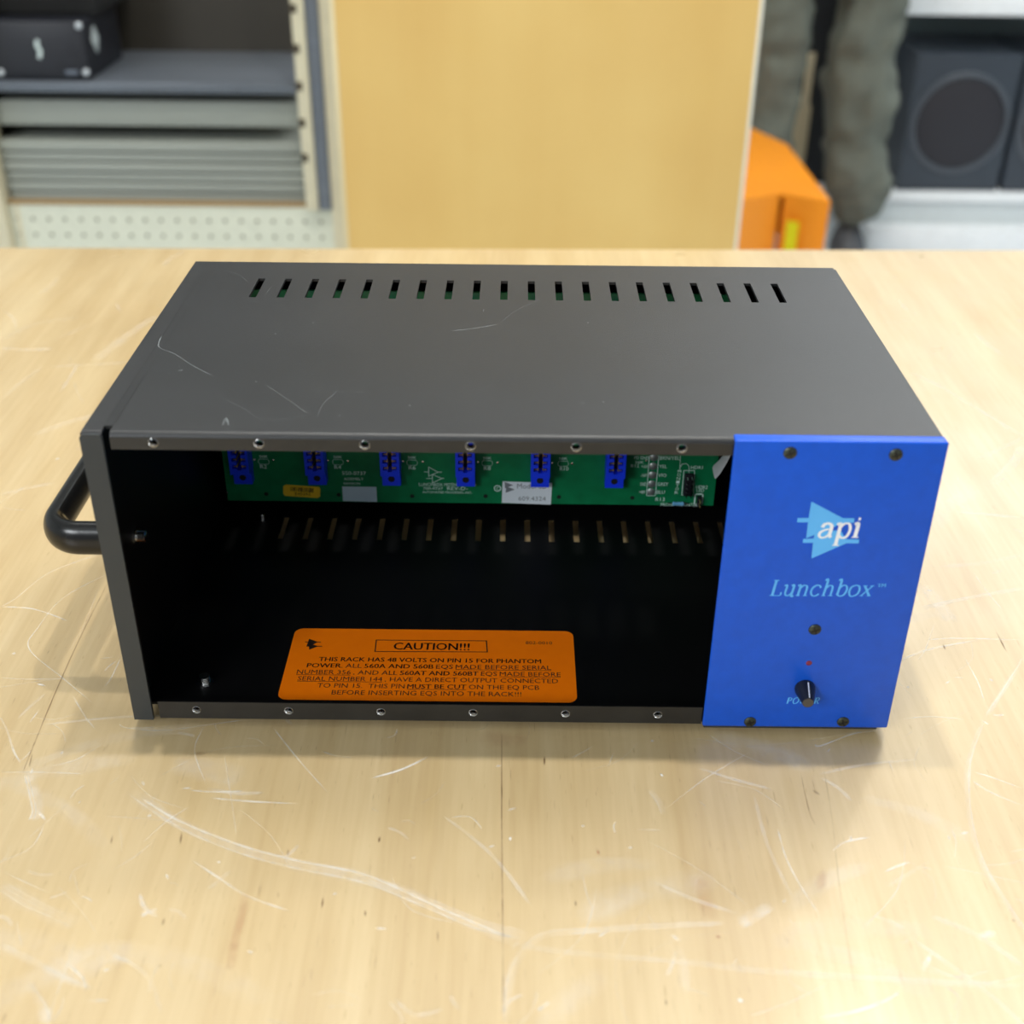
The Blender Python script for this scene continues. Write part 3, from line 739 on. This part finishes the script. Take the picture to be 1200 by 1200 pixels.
# wire pads, right
W5 = [('+16V', 'YEL'), ('-16V', 'VIO'), ('GND', 'GREY'), ('+48V', 'BLU')]
cr_ = lambda x, y: (730 + x / 9.23, 520 + y / 9.23)
pads = [(335, 150), (327, 245), (320, 340), (312, 437), (303, 522)]
for (px, py), (a_, b_) in zip(pads[1:], W5):
    u, v = cr_(px, py); txt(a_, u - 14, u - 6.5, v + 2, 3.8); txt(b_, u + 6.5, u + 6.5 + 3.2 * len(b_), v + 2, 3.8)
u, v = cr_(335, 150); txt('BRN/YEL', u + 7, u + 30, v + 2.5, 4); txt('PD GND', u - 23, u - 6, v + 2, 3.4); txt('50K', u - 22, u - 12, v + 7, 3.0); txt('R12', u - 27, u - 17.5, v + 11.5, 3.6)
q = [P(*cr_(285, 130)), P(*cr_(388, 130)), P(*cr_(350, 562)), P(*cr_(255, 562))]
for i in range(4): seg(q[i], q[(i + 1) % 4], .16)
txt('HDR1', *[cr_(x, 0)[0] for x in (735, 862)], cr_(0, 275)[1], 3.8)
txt('HDR2', *[cr_(x, 0)[0] for x in (790, 915)], cr_(0, 488)[1], 3.8); txt('LED', *[cr_(x, 0)[0] for x in (795, 875)], cr_(0, 522)[1], 3.6)
txt('R13', *[cr_(x, 0)[0] for x in (350, 450)], cr_(0, 620)[1], 4); txt('FRONT MOUNTED', *[cr_(x, 0)[0] for x in (408, 815)], cr_(0, 676)[1], 3.6)
q = [cr_(660, 290), cr_(775, 290), cr_(762, 558), cr_(636, 555)]
for i in range(4): seg(P(*q[i]), P(*q[(i + 1) % 4]), .18)
q = [cr_(782, 545), cr_(866, 545), cr_(855, 660), cr_(772, 660)]
for i in range(4): seg(P(*q[i]), P(*q[(i + 1) % 4]), .35)
L_ = [(622, 130), (614, 300)]; seg(P(*cr_(*L_[0])), P(*cr_(*L_[1])), .12)
L_ = [(625, 250), (640, 220), (690, 215), (715, 245), (715, 320)]
for a_, b_ in zip(L_, L_[1:]): seg(P(*cr_(*a_)), P(*cr_(*b_)), .14)
# vertical caption beside the header
for i, ch in enumerate('MONITOR'):
    u, v = cr_(612 - i * 5.5, 315 + i * 38); txt(ch, u - 2.2, u + 1.8, v, 3.2)
mb.obj('board_print', M['silk'], pcb, smooth=False, fix=False)['kind'] = 'stuff'
for px, py in pads:
    c0 = P(*cr_(px, py)); MB().lathe((c0.x, YB, c0.z), (0, -1, 0), [(-.1, 2.25), (.15, 2.15), (.5, 1.6), (.75, .9), (.85, .01)], 20).obj('solder_pad', M['solder'], pcb)
dot = MB().lathe((0, 0, 0), (0, -1, 0), [(-.1, .75), (.2, .65), (.35, .01)], 12).mesh('solder_dot', M['chrome'])
for u, v in [(298, 539), (320, 539.3), (384, 540), (407.5, 540.5), (472, 541), (495.5, 541.3), (560, 541.8), (583, 542.3), (647, 543), (670.5, 543.3), (757.5, 540), (266, 577.5)]:
    c0 = P(u, v); inst('solder_dot', dot, pcb, (c0.x, YB, c0.z))
hm = MB().cyl((0, -.06, 0), (0, .3, 0), 1.15, seg=16).mesh('board_hole', M['hole'])
for u, v in [(312, 579), (397, 580), (483, 581.5), (569, 581.5), (655, 582.5), (741, 583.5)]:
    c0 = P(u, v); inst('board_hole', hm, pcb, (c0.x, YB, c0.z))
def lab(name, px, m, extra=None, lb=None):
    o = MB().prism([on(u, v, 'y', YB) for u, v in px], (0, -.14, 0)).obj(name, m, pcb, smooth=False)
    if lb: o['label'] = lb
    return o
lab('label_sticker', [(401, 570), (441, 570.5), (442, 588), (402, 587)], M['blabel'], lb='blank pale blue sticker')
wl = lab('label_sticker', [(589, 564), (647, 566), (645.5, 591.2), (588, 589)], M['wlabel'], lb='white sticker with grey print')
yl = lab('label_sticker', [(332, 569.5), (335, 567.8), (374, 570.5), (375.5, 573), (375, 582), (372, 583.5), (334, 581), (331.8, 578)], M['ylabel'], lb='small yellow barcode sticker')
mb = MB(); P = lambda u, v, d=.2: on(u, v, 'y', YB - d)
txt('Model 6B', 606, 640, 572.6, 5.6); txt('609.4324', 607.5, 639.5, 586.7, 4.8)
ck = lambda x, y: P(550 + x / 8, 520 + y / 8)
for pl in ([(330, 358), (410, 388), (335, 418)], [(345, 400), (425, 430), (340, 460)]): mb.poly([ck(*q) for q in pl])
mb.obj('sticker_print', M['grey_ink'], pcb, smooth=False, fix=False)['kind'] = 'stuff'
mb = MB(); random.seed(9); u = 340.5
while u < 367.5:
    w = random.choice((.4, .7, 1.1)); mb.poly([P(u, 570.3 + (u - 340) * .07), P(u + w, 570.3 + (u - 340) * .07), P(u + w - .2, 575.3 + (u - 340) * .07), P(u - .2, 575.3 + (u - 340) * .07)]); u += w + random.choice((.4, .6, .9))
txt('E45262', 346, 364, 580.4, 3.4)
mb.obj('sticker_print', M['ink'], pcb, smooth=False, fix=False)
# header with pins, small LED header, resistor
P = lambda u, v, d=0: on(u, v, 'y', YB - d)
hc = P(*cr_(705, 425)); MB().box((hc.x - 2.2, YB - 2.5, hc.z - 6.6), (hc.x + 2.2, YB, hc.z + 6.0)).obj('pin_header', M['slotblack'], pcb, bevel=.2)
mb = MB()
for i in range(5):
    for sx in (-1, 1): mb.box((hc.x + sx * 1.2 - .3, YB - 6.5, hc.z - 5 + 2.5 * i - .3), (hc.x + sx * 1.2 + .3, YB - 2.4, hc.z - 5 + 2.5 * i + .3))
mb.obj('header_pins', M['chrome'], pcb)
hc = P(*cr_(820, 600)); MB().box((hc.x - 1.0, YB - 2.5, hc.z - 2.6), (hc.x + 1.0, YB, hc.z + 2.2)).obj('pin_header', M['slotblack'], pcb)
mb = MB()
for dz in (-1.3, 1.1): mb.box((hc.x - .3, YB - 6, hc.z + dz - .3), (hc.x + .3, YB - 2, hc.z + dz + .3))
mb.obj('header_pins', M['gold'], pcb)
rc = P(*cr_(595, 632)); rb = MB().lathe((rc.x - 3, YB - 1.6, rc.z), (1, 0, 0), [(-.1, .01), (0, .8), (.5, 1.2), (1.3, 1.0), (4.7, 1.0), (5.5, 1.2), (6, .8), (6.1, .01)], 16).obj('resistor', M['resist'], pcb)
MB().cyl((rc.x - 5.5, YB - 1.2, rc.z), (rc.x + 5.5, YB - 1.2, rc.z), .3, seg=8).obj('resistor_lead', M['chrome'], pcb)
# grey ribbon cable and the bracket behind the blue panel
path = smooth_path([(258.6, 152, 127), (259.6, 150, 110), (263.8, 149, 92), (266.2, 149, 75), (266.4, 149.5, 62), (264.0, 151, 48), (261.0, 154, 38), (259.0, 158, 32)], 5)
mb = MB(); mb.sweep(path, 3.6, .5, up=(1, 0, 0.2), seg=12); mb.obj('ribbon_cable', M['cable'], rack)
MB().box((270.5, 30, 40), (271.7, 158, 129)).obj('bracket', M['bracket'], rack)

# ------------------------------------------------------------------ background: shelving bay, left
bay = empty('shelving_bay', (-390, 1600, FLOOR), 'grey metal shelving bay with pegboard base behind the workbench, left', 'shelving')
mg_ = mat('grey_shelf_steel', (104, 110, 118), .32, .3, vary=.06, scale=8, stretch=(1, 8, 8))
md_ = mat('taupe_shelf_paint', (140, 144, 136), .55, vary=.08, scale=6, stretch=(.4, 1, 9))
mdk = mat('dark_back_sheet', (66, 62, 52), .7, vary=.15, scale=5)
mcr = mat('cream_shelf_paint', (204, 196, 168), .5, vary=.04)
mpg = mat('pegboard_paint', (206, 208, 190), .6, vary=.04)
zt_ = -243
# pegboard: each hole is a thin plug with its shade painted in
pb = MB().box((-690, 1500, FLOOR + 20), (-116, 1506, zt_)).obj('pegboard', mpg, bay, smooth=False)
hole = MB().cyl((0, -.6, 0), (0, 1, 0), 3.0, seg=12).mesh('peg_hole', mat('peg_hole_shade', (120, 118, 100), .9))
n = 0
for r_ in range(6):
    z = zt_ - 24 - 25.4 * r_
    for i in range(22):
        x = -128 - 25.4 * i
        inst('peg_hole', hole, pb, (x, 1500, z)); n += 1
MB().box((-660, 1498, zt_), (-165, 1530, zt_ + 5)).obj('ledge', mat('brown_ledge', (150, 122, 80), .6), bay)
MB().box((-636, 1499, FLOOR), (-630, 1500.5, zt_)).obj('seam_strip', mcr, bay)
# uprights
def upright(x0, x1, m):
    u = MB().box((x0, 1480, zt_ if x0 > -300 else FLOOR), (x1, 1530, 700)).obj('upright', m, bay, bevel=1.5)
    return u
ur = upright(-172, -153, mcr); ul = upright(-668, -646, mcr)
MB().box((-152.5, 1484, zt_), (-133, 1530, 700)).obj('upright_channel', mg_, bay, bevel=1)
sl_me = MB().box((-3, -1.2, -6), (7, 1.2, 6)).mesh('bracket_slot', mat('slot_shade', (70, 62, 48), .9))
for z in [on(347, v, 'y', 1480).z for v in (10, 57, 101, 144, 185)] + [90, 140, 190]:
    inst('bracket_slot', sl_me, ur, (-170, 1480, z))
MB().box((-133, 1490, FLOOR), (-114, 1500, 700)).obj('end_strip', mcr, bay)
MB().box((-650, 1760, FLOOR), (-172, 1770, 700)).obj('back_sheet', mdk, bay, smooth=False)
MB().box((-660, 1530, FLOOR), (-656, 1758, 700)).obj('side_sheet', mdk, bay)
# shelves: one carrying the black box, then a stack of spare shelf boards
def shelf(z, y0, y1, lip, m, m2=None, n='shelf'):
    s_ = MB().box((-646, y0, z - 14), (-172, y1, z)).obj(n, m, bay, bevel=1)
    if lip: MB().box((-646, y0 - 2, z - lip), (-172, y0 + 4, z + .5)).obj('shelf_lip', m2 or m, s_, bevel=1)
shelf(-58, 1500, 1755, 7, mg_)
shelf(-89, 1520, 1755, 36, md_)
shelf(-147, 1510, 1755, 0, md_)
for i in range(6):
    z1 = -149 - i * 15.5
    MB().box((-646, 1508 + 2 * (i % 2), z1 - 13.5), (-172, 1740, z1)).obj('stacked_shelf', md_, bay, bevel=2.2)
MB().box((-646, 1755, -60), (-172, 1760, 30)).obj('back_rail', mat('dark_rail', (48, 44, 36), .6), bay)

# black box on the shelf
bb = empty('black_case', (-560, 1590, -58), 'black case with pale squiggle emblem and silver corner rivets on the grey shelf', 'case')
mbk = mat('black_textured_case', (22, 24, 32), .5, vary=.1)
bx0, bx1 = -700 + 70, -488
MB().box((bx0, 1512, -57.5), (bx1, 1690, 26)).obj('body', mbk, bb, bevel=3)
me = MB().lathe((0, 0, 0), (0, -1, 0), [(-.2, 5.2), (1, 5), (2.5, 3.5), (3, .1)], 16).mesh('rivet', mat('silver_rivet', (190, 196, 200), .4, .5))
for u, v in ((92, 30), (101, 85), (1, 85)):
    p = on(u, v, 'y', 1512); inst('rivet', me, bb, (p.x, 1512, p.z))
mb = MB(); mb.sweep(smooth_path([on(44, 47, 'y', 1510.5), on(43, 53, 'y', 1510.5), on(47, 60, 'y', 1510.5), on(46, 68, 'y', 1510.5)], 5), 2.8, 1.2, up=(0, 1, 0), seg=10); mb.obj('emblem', mat('pale_emblem', (200, 214, 212), .5), bb)
p = on(85, 85, 'y', 1512); MB().box((p.x - 10, 1510, p.z - 3), (p.x + 9, 1512, p.z + 3)).obj('name_plate', mat('grey_plate', (96, 104, 116), .4), bb, bevel=.8)
p = on(111, 46, 'x', bx1); MB().prism([(bx1, p.y - 16, p.z), (bx1, p.y, p.z + 20), (bx1, p.y + 16, p.z), (bx1, p.y, p.z - 20)], (1.4, 0, 0)).obj('side_label', mat('pale_label', (190, 200, 200), .5), bb)
# a second, darker case lying on it
bc = MB().box((-640, 1560, 27), (-478, 1740, 170)).obj('case', mat('matt_black_case', (14, 14, 14), .8, vary=.1), bevel=5)
tag(bc, 'matt black case stacked on top of the one with the emblem', 'case')

# ------------------------------------------------------------------ background: honey-coloured door panel
yp = empty('wood_panel', (190, 1470, FLOOR), 'upright honey-coloured veneer board behind the workbench, centre', 'board')
MB().prism([(-106, 1462, FLOOR), (498, 1462, FLOOR), (498, 1462, 500), (-106, 1462, 500)], (0, 18, 0)).obj('board', M['panelwood'], yp, bevel=1)
MB().box((-113.5, 1463, FLOOR), (-106.2, 1480, 500)).obj('left_edging', M['edgewood'], yp, bevel=.8)
MB().box((498.2, 1462, FLOOR), (503.5, 1480, 500)).obj('right_edging', mat('white_edging', (226, 222, 206), .5), yp, bevel=.8)

# ------------------------------------------------------------------ background: orange box
ob = empty('orange_box', (690, 2200, FLOOR), 'bright orange box with slotted front and yellow tag, right of the wooden board', 'box')
mo = mat('orange_plastic', (255, 156, 30), .45, vary=.03, scale=6)
zo = -373.5
top = [(575, 1985), (688, 2050), (778, 2000), (774, 2435), (717, 2590), (575, 2590)]
o = MB().prism([(x, y, FLOOR) for x, y in top], (0, 0, zo - FLOOR)).obj('body', mo, ob, bevel=4)
p = on(917, 240, 'y', 2035)
cut(o, MB().box((p.x - 4, 1900, FLOOR - 10), (p.x + 5, 2110, zo - 8)))
MB().box((p.x - 4.5, 2095, FLOOR + 2), (p.x + 5.5, 2108, zo - 12)).obj('slot_shadow', mat('brown_shade', (104, 44, 16), .8), ob)  # dark sheet painted as the shade inside the slot
MB().box((p.x - 3, 2060, FLOOR + 2), (p.x + 3.5, 2094, -462)).obj('slot_liner', mat('grey_liner', (190, 190, 196), .5), ob)
q0 = on(922, 258, 'y', 2028); MB().prism([(q0.x, 2026.5, q0.z), (q0.x + 22, 2014.8, q0.z), (q0.x + 22, 2014.8, q0.z - 75), (q0.x, 2026.5, q0.z - 75)], (0, -2, 0)).obj('yellow_tag', mat('yellow_tag', (236, 232, 20), .5), ob)

# ------------------------------------------------------------------ background: white shelf, speakers
wd = empty('display_stand', (1250, 2850, FLOOR), 'white stepped display stand carrying the round-grilled speakers', 'display stand')
mw = mat('white_laminate', (236, 240, 242), .25, coat=.3)
zsp = -548
zsp = on(1100, 226, 'y', 2790).z
MB().box((1075, 2790, zsp - 26), (1950, 3300, zsp)).obj('deck', mw, wd, bevel=5)
zb_ = on(1100, 262, 'y', 2800).z
MB().box((1085, 2800, zb_), (1950, 3300, zsp - 26)).obj('plinth', mat('pale_grey_laminate', (204, 212, 214), .4), wd)
MB().box((1090, 2760, FLOOR), (1950, 3300, zb_)).obj('base', mw, wd, bevel=8)
zu = on(1100, 18, 'y', 2790).z
MB().box((on(1061, 10, 'y', 2790).x, 2790, zu), (1950, 3300, zu + 50)).obj('shelf', mw, wd, bevel=3)
MB().box((1085, 3290, zsp), (1950, 3300, 400)).obj('back', mat('grey_back', (104, 116, 118), .6), wd)
MB().box((1940, 2790, zsp), (1950, 3290, 400)).obj('side', mw, wd)
def speaker(x0, x1, y0, lb):
    t = empty('speaker', ((x0 + x1) / 2, y0 + 150, zsp), lb, 'speaker', 'speakers on the white stand')
    zt_s = on(1120, 63, 'y', y0).z
    mc = mat('slate_cabinet', (50, 58, 68), .45, vary=.05)
    MB().box((x0, y0, zsp), (x1, y0 + 300, zt_s)).obj('cabinet', mc, t, bevel=5)
    cx_, cz_ = (x0 + x1) / 2, (zsp + zt_s) / 2 + 2
    MB().lathe((cx_, y0, cz_), (0, -1, 0), [(-1, 128), (5, 128), (9, 124), (9, 116), (4, 113)], 48).obj('grille_ring', mat('grey_ring', (74, 80, 88), .35), t)
    MB().lathe((cx_, y0, cz_), (0, -1, 0), [(3, 114), (8, 100), (12, 60), (14, .1)], 48).obj('grille', mat('dark_grille', (34, 33, 40), .6, bump=.3, bscale=900), t)
    return t
xs_ = [on(u, 222, 'y', 2810).x for u in (1050, 1168)]; wsp = xs_[1] - xs_[0]
sp = speaker(xs_[0], xs_[1], 2810, 'slate grey square speaker with dark round grille on the white stand, nearer the person')
speaker(xs_[1] + 12, xs_[1] + 12 + wsp, 2810, 'slate grey square speaker cut by the right edge of the photo')
# cardboard piece seen between the legs
cbx = empty('cardboard_box', (985, 3400, FLOOR), 'beige cardboard box glimpsed between the trouser legs', 'box')
q0 = on(922, 165, 'y', 3300); q1 = on(951, 125, 'y', 3300); q2 = on(948, 62, 'y', 3300)
MB().box((q0.x, 3300, FLOOR), (q1.x, 3450, q1.z)).obj('carton', mat('cardboard', (196, 180, 146), .7), cbx, bevel=2)
MB().box((q0.x + 30, 3299, q1.z), (q1.x - 8, 3305, q2.z)).obj('flap', mat('cardboard_flap', (206, 190, 156), .7), cbx, bevel=1)
dk = MB().box((560, 3500, FLOOR), (1300, 3700, 500)).obj('cabinet', mat('gap_dark', (34, 34, 36), .6), bevel=4)  # dark block added so the gap between the legs reads as shade
tag(dk, 'added dark block behind the person, standing in for the shade between the legs', 'cabinet')

# ------------------------------------------------------------------ person (legs in view)
def skin(name, verts, edges, radii, m, parent, sub=2, disp=0.0, dsc=.02):
    me = bpy.data.meshes.new(name); me.from_pydata([Vector(v) * .001 for v in verts], edges, []); me.materials.append(m)
    o = bpy.data.objects.new(name, me); place(o, parent)
    md = o.modifiers.new('skin', 'SKIN'); md.use_smooth_shade = True
    me.skin_vertices if hasattr(me, 'skin_vertices') else None
    sv = me.skin_vertices[0].data if len(me.skin_vertices) else None
    if sv is None:
        bm = bmesh.new(); bm.from_mesh(me); bm.verts.layers.skin.verify(); bm.to_mesh(me); bm.free(); sv = me.skin_vertices[0].data
    for i, r in enumerate(radii):
        sv[i].radius = (r[0] * .001, r[1] * .001) if isinstance(r, tuple) else (r * .001, r * .001)
    sv[0].use_root = True
    o.modifiers.new('sub', 'SUBSURF').levels = sub; o.modifiers['sub'].render_levels = sub
    if disp:
        t = bpy.data.textures.new('folds', 'CLOUDS'); t.noise_scale = dsc; t.noise_depth = 1
        d = o.modifiers.new('folds', 'DISPLACE'); d.texture = t; d.strength = disp; d.mid_level = .5; d.texture_coords = 'GLOBAL'
    return o
pe = empty('person', (880, 2600, FLOOR), 'person standing in baggy olive-grey trousers and dark shoes behind the orange box', 'person')
mt = mat('olive_trousers', (98, 103, 94), .85, vary=.10, scale=14, bump=.3, bscale=120)
msh = mat('dark_grey_shoe', (70, 74, 80), .6)
msk = mat('skin', (206, 160, 130), .5)
msw = mat('charcoal_sweater', (60, 62, 66), .85)
PY = 2660
lg = lambda u, v, dy=0: tuple(on(u, v, 'y', PY + dy))
Lk = [lg(917, 0), lg(913, 60), lg(905, 120), lg(902, 180), lg(904, 235), lg(904, 262)]
Rk = [lg(1017, 0), lg(1011, 60), lg(1007, 110), lg(1005, 160), lg(1004, 200), lg(1003, 235), lg(998, 262)]
PX = (Lk[0][0] + Rk[0][0]) / 2
tv = [(PX, PY, 200), (PX, PY, 120), (Lk[0][0] + 6, PY, 40)] + Lk + [(Rk[0][0] - 6, PY, 40)] + Rk
te = [(0, 1), (1, 2), (2, 3)] + [(k, k + 1) for k in range(3, 8)] + [(1, 9)] + [(k, k + 1) for k in range(9, 16)]
o = skin('trousers', tv, te, [(150, 110), (165, 118), 98, 76, 74, 66, 62, 60, 58, 98, 82, 84, 84, 86, 82, 72, 62], mt, pe, 3)
t_ = bpy.data.textures.new('folds', 'CLOUDS'); t_.noise_scale = .16; t_.noise_depth = 2
d_ = o.modifiers.new('folds', 'DISPLACE'); d_.texture = t_; d_.strength = .06; d_.mid_level = .5; d_.texture_coords = 'GLOBAL'
t2 = bpy.data.textures.new('wrinkles', 'CLOUDS'); t2.noise_scale = .055; t2.noise_depth = 1
d2 = o.modifiers.new('wrinkles', 'DISPLACE'); d2.texture = t2; d2.strength = .036; d2.mid_level = .5; d2.texture_coords = 'GLOBAL'
FL_, FR_ = Lk[-1][0], Rk[-1][0]
for fx, nm in ((FL_, 0), (FR_ - 4, 0)):
    mb = MB(); secs = []
    for t_, w, h in ((0, 30, 70), (.15, 42, 150), (.4, 44, 140), (.62, 44, 52), (.85, 42, 40), (1, 22, 24)):
        y = PY + 70 - 250 * t_; secs.append([mb.bm.verts.new((fx + w * cos(a_ * pi / 8), y, FLOOR + 1 + max(0, h * (.45 + .55 * sin(a_ * pi / 8)) if sin(a_ * pi / 8) > -.8 else 0))) for a_ in range(16)])
    for a_, b_ in zip(secs, secs[1:]):
        for i in range(16): mb.bm.faces.new((a_[i], a_[(i + 1) % 16], b_[(i + 1) % 16], b_[i]))
    mb.bm.faces.new(secs[0][::-1]); mb.bm.faces.new(secs[-1])
    sh = mb.obj('shoe', msh, pe); sh.modifiers.new('s', 'SUBSURF').levels = 1
    MB().box((fx - 43, PY - 182, FLOOR), (fx + 43, PY + 72, FLOOR + 14)).obj('sole', mat('pale_sole', (130, 134, 140), .6), sh, bevel=6)
skin('sweater', [(PX, PY, 170), (PX, PY, 330), (PX, PY, 520), (PX, PY, 640), (PX - 170, PY, 610), (PX - 215, PY - 20, 380), (PX - 225, PY - 60, 150), (PX + 170, PY, 610), (PX + 215, PY - 20, 380), (PX + 225, PY - 60, 150)],
     [(0, 1), (1, 2), (2, 3), (3, 4), (4, 5), (5, 6), (3, 7), (7, 8), (8, 9)], [(150, 110), (150, 112), (165, 118), (110, 80), 66, 52, 42, 66, 52, 42], msw, pe, 2, .01)
skin('head', [(PX, PY, 650), (PX, PY, 720), (PX, PY - 8, 780), (PX, PY - 14, 850), (PX, PY - 10, 900)], [(0, 1), (1, 2), (2, 3), (3, 4)], [58, 54, (62, 70), (74, 90), (62, 74)], msk, pe)
skin('hair', [(PX, PY + 18, 830), (PX, PY + 12, 900), (PX, PY - 10, 935)], [(0, 1), (1, 2)], [(74, 74), (78, 88), (56, 64)], mat('brown_hair', (60, 44, 32), .7, bump=.4, bscale=200), pe)
for dx in (-28, 28):
    MB().lathe((PX + dx, PY - 96, 852), (0, -1, 0), [(-3, 11), (2, 9), (5, 4), (6, .1)], 12).obj('eye', mat('eye_white', (220, 220, 216), .3), pe)
    MB().sweep([(PX + dx * 2.7, PY - 5, 860), (PX + dx * 3.0, PY + 2, 845), (PX + dx * 2.7, PY, 825)], 6, 14, up=(0, 1, 0), seg=10).obj('ear', msk, pe)
MB().prism([(PX - 14, PY - 96, 820), (PX + 14, PY - 96, 820), (PX + 5, PY - 96, 862), (PX - 5, PY - 96, 862)], (0, -18, -4)).obj('nose', msk, pe, bevel=4)
MB().sweep([(PX - 24, PY - 90, 796), (PX, PY - 97, 793), (PX + 24, PY - 90, 796)], 4, 5, seg=10).obj('mouth', mat('lips', (170, 96, 86), .5), pe)
for sx in (-1, 1):
    hx, hy, hz = PX + sx * 226, PY - 66, 110
    vs = [(hx, hy + 4, 150), (hx, hy, hz), (hx, hy - 4, hz - 40)]; es = [(0, 1), (1, 2)]; rs = [28, (20, 34), (18, 38)]
    for k, (dy, ln) in enumerate(((-30, 62), (-10, 70), (10, 66), (29, 52))):
        b0 = len(vs); vs += [(hx, hy + dy, hz - 66), (hx - sx * 6, hy + dy, hz - 66 - ln * .5), (hx - sx * 18, hy + dy, hz - 66 - ln)]; es += [(2, b0), (b0, b0 + 1), (b0 + 1, b0 + 2)]; rs += [10, 9, 7.5]
    b0 = len(vs); vs += [(hx - sx * 14, hy - 34, hz - 20), (hx - sx * 24, hy - 48, hz - 56)]; es += [(1, b0), (b0, b0 + 1)]; rs += [12, 9]
    skin('hand', vs, es, rs, msk, pe, 1)
